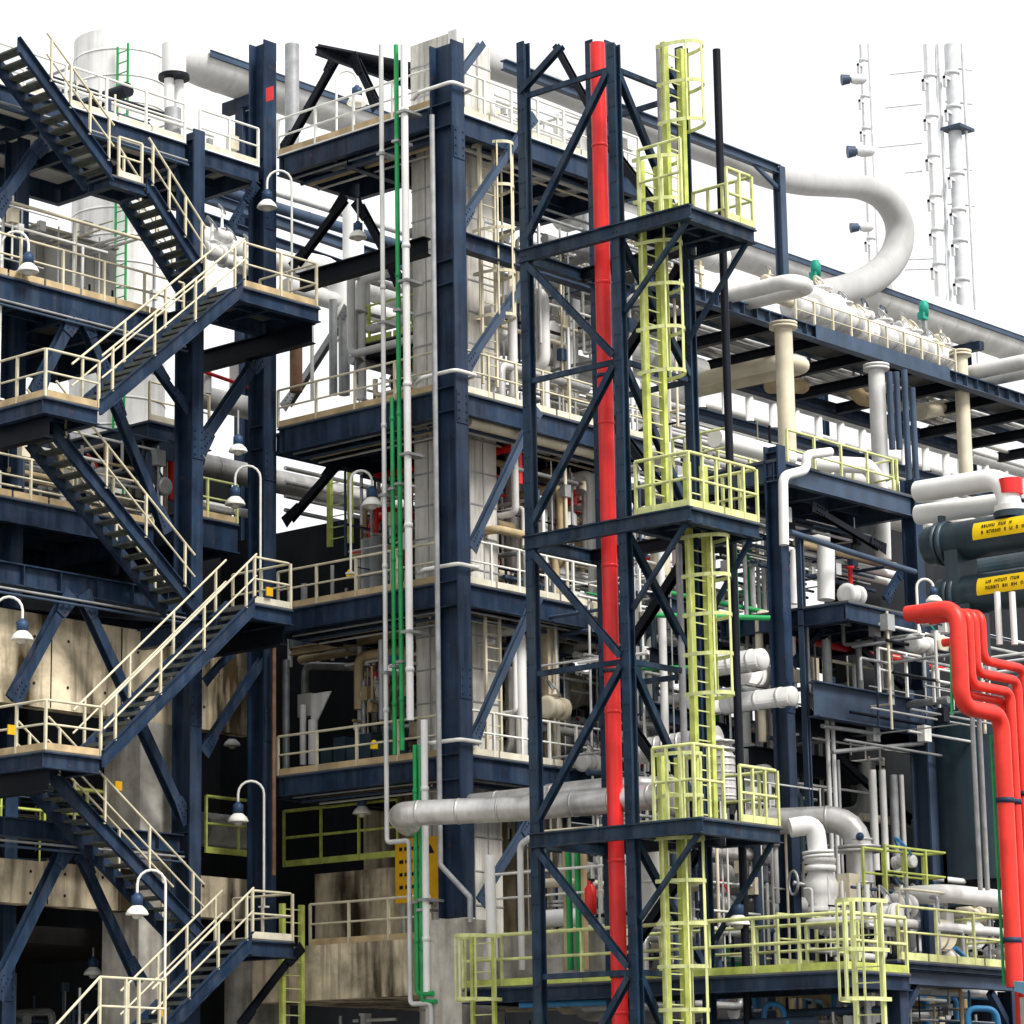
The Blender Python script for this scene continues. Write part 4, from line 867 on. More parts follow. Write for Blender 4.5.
one('red_hydrant',MB().lathe(OY(851,592,YF),(0,0,1),[(0,.05),(.55,.05),(.55,.1),(.6,.1)],10),'red','thin red spindle standing on the red pipe platform','spindle')
valve('white round valve under the red spindle',OY(852,595,YF-.2),(1,0,0),.2,.4,'pipe',act=False)
# heat exchangers with yellow labels
XE=OD(950,545,62).x
def exchanger(label,cy,px0,r,lab0,lab1,seed):
    a=OX(px0,cy,XE); y1=a.y; y0=OX(1110,cy-26,XE).y; z=a.z
    t=thing('heat_exchanger',label,'heat exchanger',(XE,(y0+y1)/2,z-r))
    link('shell',MB().lathe((XE,y1,z),(0,-1,0),[(0,r*.55),(.04,r*.85),(.12,r)]+[(y1-y0,r)],36),'exch',t)
    for off in (.35,.5): link('flange',MB().lathe((XE,y1-off,z),(0,-1,0),[(0,r),(0,r*1.13),(.1,r*1.13),(.1,r)],36),'exch',t)
    s=OX(px0+34,cy,XE); link('support_saddle',MB().box(XE-r*.9,XE+r*.9,s.y-.16,s.y+.16,z-2.1*r-.5,z-r*.55),'exch',t)
    link('lug',MB().box(XE-.08,XE+.08,y1-.47,y1-.37,z+r,z+r*1.45),'exch',t)
    # curved label on the side facing -X
    la=OX(lab0,cy,XE-r).y; lb=la-1.75; th0,th1=math.radians(-16),math.radians(36); vs=[]; n=8
    R=r+.006
    for y in (la,lb):
        for k in range(n+1): th=th0+(th1-th0)*k/n; vs.append((XE-R*math.cos(th),y,z+R*math.sin(th)))
    pl=link('name_label',MB().add(vs,[(k,k+1,n+2+k,n+1+k) for k in range(n)],True),'yellow',t)
    rr=random.Random(seed); mb=MB(); R2=r+.012
    for row,(ang,hh) in enumerate(((20,.075),(2,.075))):
        y=la-.22; end=lb+(.75 if row==0 else .1)
        while y>end:
            w=rr.uniform(.03,.07); th=math.radians(ang); c=V((XE-R2*math.cos(th),y,z+R2*math.sin(th))); tv=V((math.sin(th),0,math.cos(th)))
            # one blurred letter: two uprights and a crossbar
            for yy in (y-.008,y-w+.008): mb.bar(c+V((0,yy-y,0))-tv*hh/2,c+V((0,yy-y,0))+tv*hh/2,.014,.004,V((1,0,0)))
            k=rr.choice((-.4,0,.4)); mb.bar(c+V((0,-.01,0))+tv*hh*k,c+V((0,-w+.01,0))+tv*hh*k,.014,.004,V((1,0,0)))
            y-=w+rr.choice((.02,.02,.09))
    link('lettering',mb,'ink',pl); return t
exchanger('upper dark heat exchanger with yellow label',547,926,.42,973,1024,1)
exchanger('lower dark heat exchanger with yellow label',600,938,.42,977,1024,2)
vessel('third dark exchanger shell behind the two labelled ones',OX(975,572,XE+1.2),(0,-1,0),.33,7,'exch',seam=9)
for k,px in enumerate((997,1012)):
    p=OX(px,592,XE-.7); pipe('slim white standpipe in front of the lower exchanger',[p,V((p.x,p.y,OX(px,645,XE-.7).z))],.065,'pipew',0,'slim white standpipes before the lower exchanger')
e=OX(1012,500,XE)
pipe('upper white pipe bending down into the top exchanger',[OX(918,492,XE+.2),OX(1003,478,XE),V((XE,e.y,OX(1012,516,XE).z))],.24,'pipew',.7,n=18)
pipe('lower white pipe running behind the top exchanger nozzle',[OX(918,515,XE+.6),OX(1003,503,XE+.6)],.22,'pipew',0,n=18)
b=MB().lathe(V((XE,e.y+.02,OX(1012,494,XE).z)),(0,0,1),[(0,.255),(.32,.255)],18); one('red_band',b,'red','red band wrapped on the white exchanger inlet bend','pipe band')
t=thing('pipe_flange','white and dark flange under the red band on the top exchanger','flange',(XE,e.y,OX(1012,510,XE).z))
zz=OX(1012,512,XE).z; link('upper_flange',MB().lathe((XE,e.y,zz),(0,0,1),[(0,.38),(.12,.38)],20),'pipew',t); link('lower_flange',MB().lathe((XE,e.y,zz-.14),(0,0,1),[(0,.40),(.12,.40)],20),'exch',t); link('neck',MB().lathe((XE,e.y,zz-.6),(0,0,1),[(0,.27),(.46,.27)],18),'exch',t)
lamp('small gooseneck lamp between the lower exchanger and red pipes',OX(934,602,XE-.8),1.0,(-.707,.707),.35,.1,scale=.7)
# red pipes stepping down at the right
XR=OD(955,640,58).x; YRp=OD(955,640,58).y
def redstep(label,px,yt,yb,px2,yend,r,off,start=None):
    Y=YRp+off; p=OY(px,yt,Y); zt_=p.z; q=OY(px,yb,Y); w=OY(px2,yb+.16*(px2-px),Y); e=OY(px2+10,yend,Y)
    pts=[V((p.x,Y+ (1.2 if start is None else start),zt_)),V((p.x,Y,zt_)),V((p.x,Y,q.z)),V((w.x,Y,q.z)),V((w.x,Y,e.z))]
    t=thing('red_pipe',label,'pipe',pts[-1]); link('tube',MB().sweep(fillet(pts,r*2.3,8),r,16),'redo',t)
    for f in (.32,.83): c=pts[3].lerp(pts[4],f); link('pipe_clip',MB().lathe(c-V((0,0,.05)),(0,0,1),[(0,r+.003),(0,r+.02),(.1,r+.02),(.1,r+.003)],16),'navy',t)
    return t
redstep('thickest red pipe stepping down nearest to the dark tank',957,607,706,1001,987,.168,0,1.15)
redstep('second red pipe stepping down just behind the thickest one',968,612,684,1010,1040,.1,.1)
redstep('third red pipe stepping down behind the second one',974,612,672,1017,1040,.095,.25)
redstep('outermost red pipe stepping down at the right edge',981,613,660,1023,1040,.095,.4)
redstep('thin red pipe tucked under the second stepped bend',965,640,694,1004,1040,.085,.3,.5)
pipe('slim green edge pipe along the thickest red pipe',[OY(951,618,YRp+.2),OY(952,715,YRp+.2)],.03,'green',0)
pipe('slim green line running down left of the red pipes',[OY(991,735,YRp+.3),OY(1004,985,YRp+.3)],.03,'green',0)
xrun('red pipe run under the red pipe platform',(815,642),950,YF+1.2,.1,'red',800)
xrun('red pipe branch deep under the platform',(880,628),950,YF+.4,.12,'red',872)
cbox('added dark backing wall behind the exchangers',XE+6,XE+24,YRp+9,YRp+9.3,0,OY(965,548,YRp+9).z,'shadewall','backing_wall','wall',joints=False)  # added to fill the sky gaps behind the exchangers with dark
# dark tank
tk=OD(1012,800,70)
t=thing('dark_tank','large dark blue tank behind the red pipes','tank',(tk.x,tk.y,0)); zt0=OD(985,705,70).z
link('shell',MB().lathe((tk.x,tk.y,OD(985,885,70).z),(0,0,1),[(0,2.05),(zt0-OD(985,885,70).z-.3,2.05)]+[(zt0-OD(985,885,70).z-.3+.5*math.sin(a*.157*2),2.05*math.cos(a*.157*2)) for a in range(1,6)],44),'exch',t)
link('skirt',MB().lathe((tk.x,tk.y,0),(0,0,1),[(0,2.0),(OD(985,885,70).z,2.0)],36),'black',t)
one('vessel_support',MB().box(OY(800,790,YF+5).x,OY(925,790,YF+5).x,YF+5,YF+5.4,0,OY(860,735,YF+5).z),'exch','dark blue wall panel behind the support frame','panel')
for k,px in enumerate((972,979)):
    p=OY(px,715,YRp+1.8); pipe('pale twin riser in front of the dark tank',[p,V((p.x,p.y,OY(px+6,890,YRp+1.8).z))],.05,'grey',0,'pale twin risers in front of the dark tank')
for k,(px,y0,y1,r) in enumerate(((826,700,960,.05),(832,710,900,.05),(838,760,900,.04),(872,770,870,.09),(882,770,870,.08),(893,775,872,.1),(901,775,872,.06),(877,630,690,.1),(885,635,690,.08),(826,640,690,.1),(858,640,690,.07))):
    p=OY(px,y0,YF-.2); pipe('pale slim upright pipe in the support frame',[p,V((p.x,p.y,OY(px+1,y1,YF-.2).z))],r,RC.choice(('grey','pipe','pipe')),0,'pale slim upright pipes in the support frame')
for k,(a,b) in enumerate((((822,713),(975,730)),((822,726),(880,734)),((832,752),(980,738)))):
    pipe('thin cross rail under the red pipe platform',[OY(*a,YF-.5),OY(*b,YF-.5)],.05,'grey',0,'thin cross rails under the red pipe platform')
# ------------------------------------------------------------------ silver pipe through the tower and its valves
XS=48.55; DL,DV=63.6,63.6
pl=OD(399,814,DL); z=pl.z
def OZ(px,py,Z): d=ray(px,py); t=(Z-CZ)/d[2]; return V((d[0]*t,d[1]*t,Z))
pm=OZ(520,808.5,z); pe=OZ(672,795,z)
pipe('thick silver pipe running from the corner column into the lattice tower',[pl+V((1.6,1.2,0)),pl,pm,pe],.27,'silver',.7,seam=.9,flanges=[(2,.97)],n=20)
ps=OZ(738,823,z); pr=OZ(858,818,z); DR=(pr.x+pr.y)*r2; zd=OD(862,905,DR).z
pipe('silver pipe bending down to the lime platform right of the tower',[ps,pr,V((pr.x,pr.y,zd))],.29,'silver',.75,seam=.9,flanges=[(1,.36),(1,.97)],n=20)
z=OX(560,792,XS+1).z
pipe('thinner silver pipe above the thick silver one behind the corner column',[V((XS+1,OX(470,797,XS+1).y,z)),V((XS+1,OX(640,790,XS+1).y,z)),V((XS+3,OX(640,790,XS+1).y,z))],.17,'silver',.5,seam=1.2,n=16)
XV=XS+.5
pipe('white pipe dropping into the big upright valve',[OD(790,828,DV),OD(815,824,DV),OD(819,862,DV)],.21,'pipew',.45,flanges=[(1,.8)],n=16)
p=OD(821,888,DV); t=thing('control_valve','big upright valve with wide flanges below the silver pipe','valve',p)
link('body',MB().lathe(p+V((0,0,-.5)),(0,0,1),[(0,.3),(.1,.3),(.1,.24),(.35,.36),(.6,.36),(.85,.25),(.85,.33),(.97,.33),(.97,.25),(1.02,.25),(1.02,.33),(1.12,.33)],20),'clad',t)
link('handwheel',MB().torus(p+V((-.5,.35,.1)),(-.8,.5,0),.25,.03),'grey',t); link('stem',MB().sweep([p,p+V((-.5,.35,.1))],.05,8),'grey',t); link('actuator',MB().box(p.x+.25,p.x+.65,p.y-.55,p.y-.25,p.z-.3,p.z+.3),'creampipe',t)
pipe('corrugated white elbow below the big upright valve',[OD(822,905,DV),OD(822,925,DV),OD(838,932,DV)],.2,'clad',.4,seam=.12,n=16)
pipe('corrugated white pipe elbow under the silver down pipe',[OD(866,905,DR),OD(872,925,DR),OD(885,938,DR)],.27,'clad',.4,seam=.1,n=16)
p=OD(862,838,DR-.45); _ih=None; one('pressure_transmitter',MB().lathe(p,(-.5,.2,.3),[(0,.07),(.07,.1),(.12,.07)],12),'lblue','small blue instrument head on the silver bend','instrument')
pipe('upright silver cylinder pipe behind the red riser',[OX(652,835,49.8),OX(655,930,49.8)],.3,'pipe',0,seam=.6,n=16)
# pink and white drum pipe at the column foot
pipe('pinkish white upright pipe beside the corner column foot',[OY(489,855,Y1-1.2),OY(493,960,Y1-1.2)],.12,'pipew',0)
# ------------------------------------------------------------------ front lime platform and its ladders
XL=48.6; zl=OX(862,968,XL).z
y0=OX(848,968,XL).y; y1=OX(462,968,XL).y
t=platform('long lime railed platform running across the tower base',XL,XL+2.2,y0,y1,zl,bh=.3,nx=1,ny=7,rails=[],gap=1)
guard(t,[V((XL+.05,y1,zl)),V((XL+.05,y0+.05,zl)),V((XL+2.1,y0+.05,zl))],1.08,'limed',1.15,'lime',r=.04)
guard(t,[V((XL+2.15,y1,zl)),V((XL+2.15,y0+1.2,zl))],1.08,'limed',1.2,'lime',r=.036)
for lab,px,y0_,y1_,X,w,m in (('pale ladder with basket leaning at the end of the lime platform',868,1060,900,XL-.2,.62,'limed'),('lime ladder rising to the left end of the lime platform',483,1060,935,XL-.2,.6,'lime')):
    c=OX(px,960,X); ladder(lab,(c.x,c.y),0.3,OX(px,y1_,X).z,'-X',w,m,(OX(px,1000,X).z,OX(px,y1_+2,X).z),hoopgap=1.1,cr=.42,st=.08)
# portal frame with lime railed top
YPo=OD(895,975,59.5).y; pxa,pxb=OY(896,980,YPo).x,OY(1008,985,YPo).x; zpo=OY(900,968,YPo).z
t=thing('portal_frame','navy portal frame under the lime railed valve platform','frame',((pxa+pxb)/2,YPo,0))
for x in (pxa,pxb): link('leg',MB().ibeam((x,YPo,0),(x,YPo,zpo-.32),.3,.34,(0,1,0)),'navy',t)
link('crossbeam',MB().ibeam((pxa-.18,YPo,zpo-.16),(pxb+.18,YPo,zpo-.16),.3,.3),'slate',t)
for s,x in ((1,pxa),(-1,pxb)): link('knee_brace',MB().bar((x+s*.1,YPo,zpo-1.0),(x+s*.7,YPo,zpo-.36),.14,.14,(0,1,0)),'navy',t)
platform('lime railed valve platform on the portal frame',pxa-.15,pxb+.1,YPo-.15,YPo+3,zpo+.16,bh=.16,nx=2,ny=1,rails=[((pxa,YPo-.1),(pxb,YPo-.1)),((pxb,YPo-.1),(pxb,YPo+2)),((pxa,YPo+2.8),(pxb,YPo+2.8))],rm='limed',toe='limed',rh=1.05,gap=1.2)
# raised step platform
za=OY(930,902,YPo+1.5).z; xs0,xs1=OY(889,902,YPo+1.5).x,OY(949,902,YPo+1.5).x
t=platform('small raised lime step platform behind the portal frame rails',xs0,xs1,YPo+1.5,YPo+2.15,za,bh=.15,nx=1,ny=0,rails=[((xs0,YPo+1.55),(xs1,YPo+1.55)),((xs0,YPo+2.1),(xs1,YPo+2.1),(xs1,YPo+1.55))],rm='lime',toe=None,rh=1.08,gap=.9)
for x in (xs0+.1,xs1-.1):
    for y in (YPo+1.6,YPo+2.05): link('leg',MB().box(x-.05,x+.05,y-.05,y+.05,zpo+.17,za-.16),'navy',t)
p=OY(904,862,YPo+2.2); valve('blue wheeled valve beside the raised lime steps',p,(0,1,0),.11,.4,'pipe','blue',stem=.2,wr=.28)
for k,(px,py,L,r,m) in enumerate(((935,935,.9,.34,'creampipe'),(915,940,.7,.26,'clad'),(968,935,.8,.3,'clad'),(950,960,.6,.25,'pipe'))):
    p=OY(px,py,YPo+1.2); vessel(('cream drum on the valve platform','pale drum left on the valve platform','pale drum right on the valve platform','small white drum on the valve platform')[k],p-V((L/2,0,0)),(1,0,0),r,L,m,seam=.5)
one('equipment_post',MB().ibeam((OY(928,935,YPo+.6).x,YPo+.6,zpo+.17),(OY(928,935,YPo+.6).x,YPo+.6,OY(928,905,YPo+.6).z),.2,.2,(0,1,0)),'navy','stub navy post on the valve platform','post')
p=OY(955,948,YPo+.3); pipe('blue hose pipe on the valve platform',[p,p+V((.4,0,-.2)),p+V((.6,0,-.35))],.05,'blue',.1)
for k in range(5): xrun('grey pipe run beyond the valve platform',(950,880+k*12),1060,YPo+4+k*.5,.07+.02*(k%3),RC.choice(('grey','pipe')),935,group='grey pipe runs beyond the valve platform')
# ================================================================== pipe tangles standing on the decks
RD=random.Random(42)
def route(bx,rng,r,n=3,vert=.4):
    lo=V(bx[:3]); hi=V(bx[3:]); p=V([rng.uniform(lo[i],hi[i]) for i in range(3)]); pts=[p]; last=-1
    for k in range(n):
        ax=rng.choice([a for a in range(3) if a!=last]); 
        if last!=2 and rng.random()<vert: ax=2
        q=pts[-1].copy(); L=hi[ax]-lo[ax]; d=rng.choice((-1,1))*rng.uniform(.25,.8)*min(L,4.5); q[ax]=min(hi[ax],max(lo[ax],q[ax]+d))
        if abs(q[ax]-pts[-1][ax])<r*4: q[ax]=lo[ax] if pts[-1][ax]-lo[ax]>hi[ax]-pts[-1][ax] else hi[ax]
        pts.append(q); last=ax
    return pts
def tangle(where,bx,n,seed,mats,rmin=.04,rmax=.16,vert=.45,big=0,valves=6,rails=0):
    rng=random.Random(seed)
    words={'pipe':'white','pipew':'bright white','silver':'silver','grey':'grey','creampipe':'cream','green':'green','slate':'slate','tan':'tan','red':'red','black':'black','blue':'blue','exch':'dark','brown':'brown','navy':'navy','clad':'pale','lime':'lime','limed':'lime'}
    for k in range(n):
        m=rng.choice(mats); r=rmin*.7+(rmax-rmin*.7)*rng.random()**1.6 if k>=big else rng.uniform(rmax,rmax*1.9); w=words[m]
        if r<max(.145,rmax*1.02): small(route(bx,rng,r,rng.choice((2,3,3,4)),vert),r,m,r*2.2); continue
        pipe(f'bent {w} pipe in the tangle {where}',route(bx,rng,r,rng.choice((2,3,3,4)),vert),r,m,r*2.2,f'bent {w} pipes in the tangle {where}',flanges=[(0,.5)] if r>.07 and rng.random()<.5 else (),n=10)
    for k in range(valves):
        p=V([rng.uniform(bx[i]+.2,bx[i+3]-.2) for i in range(3)]); valve(f'small valve among the pipes {where}',p,rng.choice(((1,0,0),(0,1,0))),rng.uniform(.12,.22),rng.uniform(.4,.6),rng.choice(('pipe','grey','creampipe','clad')),rng.choice(('grey','slate','teal','red')),f'small valves among the pipes {where}',stem=.28)
    for k in range(rails):
        y=rng.uniform(bx[1]+.5,bx[4]); x=rng.uniform(bx[0],bx[3]-2); t=thing('guardrail',f'white guardrail piece among the pipes {where}','guardrail',(x,y,bx[2]),f'white guardrail pieces among the pipes {where}')
        guard(t,[V((x,y,bx[2])),V((x+2.2,y,bx[2]))],1.0,'white',1.0)
tangle('on the top left deck behind the upper stairs',(x190-3,Y0+1.5,25.4,X1-.6,Y0+6,27.0),12,41,('pipe','slate','pipew','black','grey'),.05,.14,.2,big=2,valves=4)
Wm=('pipew','pipe','pipe','pipew','silver','grey','creampipe')
xe=X3+3.2
tangle('on the second deck behind the lattice tower',(X1+2.5,Y1+.7,18.7,xe,Y1+5.5,23.6),44,1,Wm,.05,.15,big=5,valves=14,rails=4)
tangle('on the third deck behind the lattice tower',(X1+2.5,Y1+.7,14.25,xe,Y1+5.5,17.9),44,2,Wm+('tan','red','silver'),.05,.15,big=4,valves=12,rails=4)
tangle('on the fourth deck behind the lattice tower',(X1+2.2,Y1+.7,10.35,xe,Y1+5.5,13.5),40,3,Wm+('slate','grey','exch'),.05,.16,big=3,valves=10,rails=4)
tangle('on the top deck behind the lattice tower',(X1+2.2,Y1+.5,25.45,X3+1,Y1+3.2,26.5),16,4,('pipew','pipe','white' if 0 else 'pipe','creampipe'),.04,.1,.3,valves=6,rails=2)
tangle('right of the lime ladders below the frame platform',(52.6,Y1-2.5,6.0,59.5,Y1+3.5,14.8),60,5,('pipe','pipew','grey','green','black','slate','pipe','silver','exch'),.04,.11,.5,big=2,valves=10,rails=5)
tangle('under the pipe rack behind the frame',(54,Y1+1,14.5,64,Y1+5,18.3),24,6,('pipe','pipew','grey','silver'),.05,.14,.2,big=4,valves=4)
tangle('inside the support frame on the right',(c0+.5,YF+.8,7,c1+1.5,YF+4.5,13.6),44,7,('pipe','pipew','grey','slate','creampipe','exch'),.04,.12,.6,big=2,valves=8,rails=2)
tangle('behind the long lime platform',(X1+1.6,YP+3.6,4.6,X1+5,Y1-1,8.2),40,8,('pipe','pipew','grey','silver','creampipe','slate','silver'),.05,.15,.55,big=5,valves=12,rails=2)
tangle('beneath the long lime platform',(XL+.9,YP-.5,1.0,X1+5,Y1-1,4.1),55,9,('pipe','grey','silver','exch','black','blue','slate','pipew'),.04,.12,.5,valves=14)
tangle('beneath the valve platform portal',(pxa+.3,YPo+.5,.8,pxb+2,YPo+4,zpo-.3),44,10,('pipe','grey','silver','slate','blue','tan'),.04,.12,.6,big=3,valves=10)
tangle('on the valve platform at the lower right',(pxa+.3,YPo+.8,zpo+.3,pxb+2.5,YPo+2.3,zpo+1.7),22,11,('pipe','creampipe','grey','pipe','exch'),.04,.11,.3,big=1,valves=8)
tangle('behind the exchangers at the right edge',(XE+1.5,YRp+3,11.6,XE+9,YRp+7,13.4),12,12,('pipe','slate','grey','grey','pipew'),.04,.1,.3,big=0,valves=5,rails=2)
tangle('on the second walkway left of the corner column',(X1+2.4,Y1+3,18.75,X1+6.5,Y0-.8,20.1),22,13,('pipe','pipew','grey','slate','exch','creampipe','red'),.04,.12,.55,big=2,valves=8)
tangle('behind the lime rail between the left columns',(x190+.3,Y0+1.4,16.5,X1-.5,Y0+5,18.3),14,14,('slate','exch','silver','grey','pipe'),.05,.14,.3,valves=4)
tangle('on the third left deck behind the middle flight',(cxl,Y0+2,16.1,x190-.3,Y0+5,18.2),16,15,('creampipe','pipe','grey','tan','slate'),.04,.12,.35,valves=5)
tangle('in the dark bay under the third walkway',(X1+2,Y1+3,10.3,X1+6.5,Y0-1,13.2),20,16,('grey','tan','pipe','slate','exch','brown'),.05,.13,.35,valves=5)
tangle('deep in the dark bay behind the lowest left flight',(cxl,Y0+3,.8,X1,Y0+7,4.8),12,17,('grey','slate','exch'),.05,.12,.4,valves=5)
tangle('under the concrete deck edge',(X1+1.5,Y1+2,.8,X1+6,Y0-1,4.2),22,18,('pipe','grey','silver','black','slate'),.05,.12,.5,valves=6)
# named larger pieces on the right face
Yb=Y1+3.2
for lab,a,p0,p1,Y,r,m in (('fat white pipe crossing the second deck high',(560,330),500,700,Y1+4,.36,'pipew'),('fat white pipe crossing the second deck lower',(560,360),495,690,Y1+3.4,.26,'pipe'),
  ('fat grey white pipe under the top deck',(560,205),500,720,Y1+6.5,.42,'pipe'),('thin blue truss rail under the fat pipe',(560,275),505,640,Y1+6,.09,'slate'),
  ('tan lagged pipe run on the third deck',(545,510),525,640,Y1+2.5,.25,'tan'),('white drum pipe on the third deck',(520,475),512,575,Y1+3.5,.3,'pipew'),
  ('pale pipe run at the foot of the fourth deck',(560,690),540,640,Y1+2,.28,'creampipe'),('thick pale pipe run under the fourth deck',(560,675),535,680,Y1+4,.2,'pipe'),
  ('long cream pipe slung under the second deck',(480,425),468,610,Y1+.3,.13,'creampipe')):
    xrun(lab,a,p1,Y,r,m,p0,seam=1.1,flanges=[(0,.3),(0,.72)] if r>.2 else ())
for lab,px,y0,y1,Y,r,m in (('tall white riser on the second deck near the ladder',571,318,400,Y1+2.2,.17,'pipew'),('second white riser on the second deck',556,300,395,Y1+2.6,.1,'pipew'),
  ('tall silver upright pipe on the third deck',512,455,575,Y1+2.2,.22,'silver'),('pale post pipe on the third deck',524,520,580,Y1+1.6,.1,'creampipe'),('cream tall pipe left on the fourth deck',515,600,752,Y1+1.2,.11,'creampipe'),
  ('cream tall pipe right on the fourth deck',472,430,575,Y1+1.6,.08,'pipe'),('cream tall pipe behind the red riser',581,420,575,Y1+2.4,.16,'creampipe'),('grey riser far back by the red riser',586,190,330,Y1+5,.12,'grey'),
  ('twin cream pipe under the third deck left',489,598,755,Y1+1.9,.08,'creampipe'),('white slim riser right of the lattice tower',660,540,800,Y1-3,.09,'pipe')):
    p=OY(px,y0,Y); pipe(lab,[p,V((p.x,Y,OY(px,y1,Y).z))],r,m,0,seam=.9 if r>.15 else 0,n=14)
for lab,a,r,L,Y in (('white domed vessel under the cream ladder',(487,318),.5,1.3,Y1+2.6),('white domed pot on the second deck',(532,312),.32,.9,Y1+3),('white capped pot on the third deck',(567,528),.25,.8,Y1+1.3),('pale capped pot beside the white one on the third deck',(576,540),.2,.7,Y1+1.8)):
    p=OY(*a,Y); vessel(lab,V((p.x,p.y,p.z-L/2)),(0,0,1),r,L,'pipew',seam=.5)
for k,(px,y0) in enumerate(((552,455),(560,470))):
    p=OY(px,y0,Y1+3); pipe('short red upright on the third deck',[p,p-V((0,0,.9))],.08,'red',0,'short red uprights on the third deck')
t=thing('guardrail','white railing with curved end right of the lattice tower','guardrail',OY(646,600,Y1-2)); z=OY(640,612,Y1-2).z
guard(t,[V((OY(640,610,Y1-2).x,Y1-2,z)),V((OY(668,610,Y1-2).x,Y1-2,z)),V((OY(668,610,Y1-2).x,Y1-.2,z))],1.0,'white',.9)
platform('short deck under the white curved rail right of the tower',X3+.3,X3+2.2,Y1-2.1,Y1+2,z,bh=.35,nx=1,ny=1,rails=[])
# verticals right of the lime ladders
for k,(px,y0,y1,r,m) in enumerate(((734,548,790,.07,'green'),(744,540,700,.05,'grey'),(752,560,800,.06,'pipe'),(757,545,790,.045,'grey'),(763,560,800,.05,'pipe'),(748,545,620,.1,'green'),(766,540,690,.06,'grey'))):
    p=OY(px,y0,40.2+.2*k); w={'green':'green','grey':'grey','pipe':'pale'}[m]
    pipe(f'upright {w} pipe between the lime ladder and the frame column',[p,V((p.x,p.y,OY(px+4,y1,p.y).z))],r,m,0,f'upright {w} pipes between the lime ladder and the frame column')
for k,(a,b) in enumerate((((650,615),(770,618)),((640,668),(720,668)),((655,590),(765,612)))): pipe('level green pipe behind the lime ladder',[OD(*a,66+k),OD(*b,66+k)],.06,'green',0,'level green pipes behind the lime ladder')
for k,(a,r,L) in enumerate((((700,668),.25,1.8),((740,672),.28,1.6),((722,705),.22,2.0),((690,700),.22,1.4))):
    p=OD(*a,66); vessel('pale horizontal drum behind the lime ladders',p,(1,0,0) if k%2 else (0,-1,0),r,L,'pipe','pale horizontal drums behind the lime ladders',seam=.5)
pipe('silver ribbed elbow pipe behind the lower lime platform',[OD(640,752,64),OD(722,738,63),OD(724,800,63)],.27,'silver',.6,seam=.16,n=16)
xrun('white pipe crossing behind the middle lime platform',(740,445),790,40.5,.22,'pipew',715)
for k in range(4): beam('dark cross girder behind the lime ladders',OD(650,600+55*k,67),OD(780,640+55*k,70),.25,.35,('navy','black')[k%2],'dark cross girders behind the lime ladders')
for k in range(3): beam('navy girder in the lower right gloom',OD(790,655+60*k,72),OD(1030,715+55*k,80),.3,.45,'black','navy girders in the lower right gloom')
# pale wall and fittings behind the lime platform
p=OX(505,930,X1-.6); cbox('pale low concrete wall behind the left end of the lime platform',X1+.8,X1+1.2,OX(615,940,X1+.8).y,Y1+.4,OX(540,978,X1+.8).z,OX(540,932,X1+.8).z,'concg',joints=False)
for px,m in ((568,'green'),(577,'green'),(565,'tan'),(583,'tan')):
    p=OX(px,835,X1+.5); pipe(f'{m} upright pipe between the tower legs',[p,V((p.x,p.y,OX(px+3,970,X1+.5).z))],.07,m,0,f'{m} upright pipes between the tower legs')
p=OX(591,915,X1+.2); t=thing('fire_extinguisher','red extinguisher bottle hanging behind the red riser','extinguisher',p); link('bottle',MB().lathe(p,(0,0,1),[(0,.1),(.03,.13),(.55,.13),(.65,.05),(.72,.05)],14),'red',t); link('nozzle',MB().box(p.x-.03,p.x+.03,p.y-.1,p.y+.03,p.z+.7,p.z+.76),'black',t)
p=OX(520,860,X1-.2); pipe('grey hooped vent pipe left of the tower leg',[OX(522,970,X1-.2),OX(520,845,X1-.2),OX(530,838,X1-.2)],.07,'pipe',.2)
t=thing('guardrail','pale guardrail at the foot of the corner column','guardrail',(X1,Y1-2,6)); z=OX(500,925,X1+.3).z; guard(t,[V((X1+.3,Y1-.8,z)),V((X1+.3,Y1-5,z))],1.1,'white',1.4)
# light blue cabinets and hoops at the bottom right
for lab,a,b,D in (('light blue cabinet roof under the lime platform at the right',(803,994),(864,1000),63.5),('light blue cabinet at the lower right corner',(1014,986),(1050,1000),58.6)):
    p,q=OD(*a,D),OD(b[0],b[1],D); t=thing('instrument_cabinet',lab,'cabinet',p); w=(q-p).length
    link('roof',MB().prism([p+V((0,-.6,0)),p+V((0,-.6,-.28)),p+V((0,0,-.1)),p+V((0,0,.1))],(w*.8,0,0)),'lbl',t); link('body',MB().box(p.x+.08,p.x+w*.72,p.y-.5,p.y-.06,p.z-1.8,p.z-.22),'cab',t)
for a,b,c,d in (((763,1030),(765,1003),(783,1005),(786,1030)),((968,1030),(967,1008),(996,1009),(999,1030))):
    pipe('blue bent hoop rail near the bottom edge',[OD(*a,61),OD(*b,61),OD(*c,61),OD(*d,61)],.06,'blue',.3,'blue bent hoop rails near the bottom edge')
pipe('blue level pipe beneath the long lime platform',[OD(520,1005,64),OD(610,1002,63)],.07,'blue',0)
p=OX(738,925,XL+1); lamp('flood lamp on the lime platform tilted down',p,post=False,scale=1.0)
Wf=('pipe','pipew','grey','white','creampipe'); Wd=('grey','slate','black','pipe','silver','navy')
wires((X1+2.5,Y1+.5,18.7,xe,Y1+4.5,24.5),90,101,Wf+('slate','black'))
wires((X1+2.3,Y1+.5,14.25,xe,Y1+4.5,18.0),90,102,Wf+('slate','red','black'))
wires((X1+2.2,Y1+.5,10.35,xe,Y1+4.5,13.6),90,103,Wf+('slate','black','exch'))
wires((X1+2.2,Y1+.4,25.45,X3+1,Y1+3,26.7),40,104,Wf)
wires((52.6,Y1-3,5.5,60,Y1+3.5,15.2),130,105,Wf+Wd+('green',))
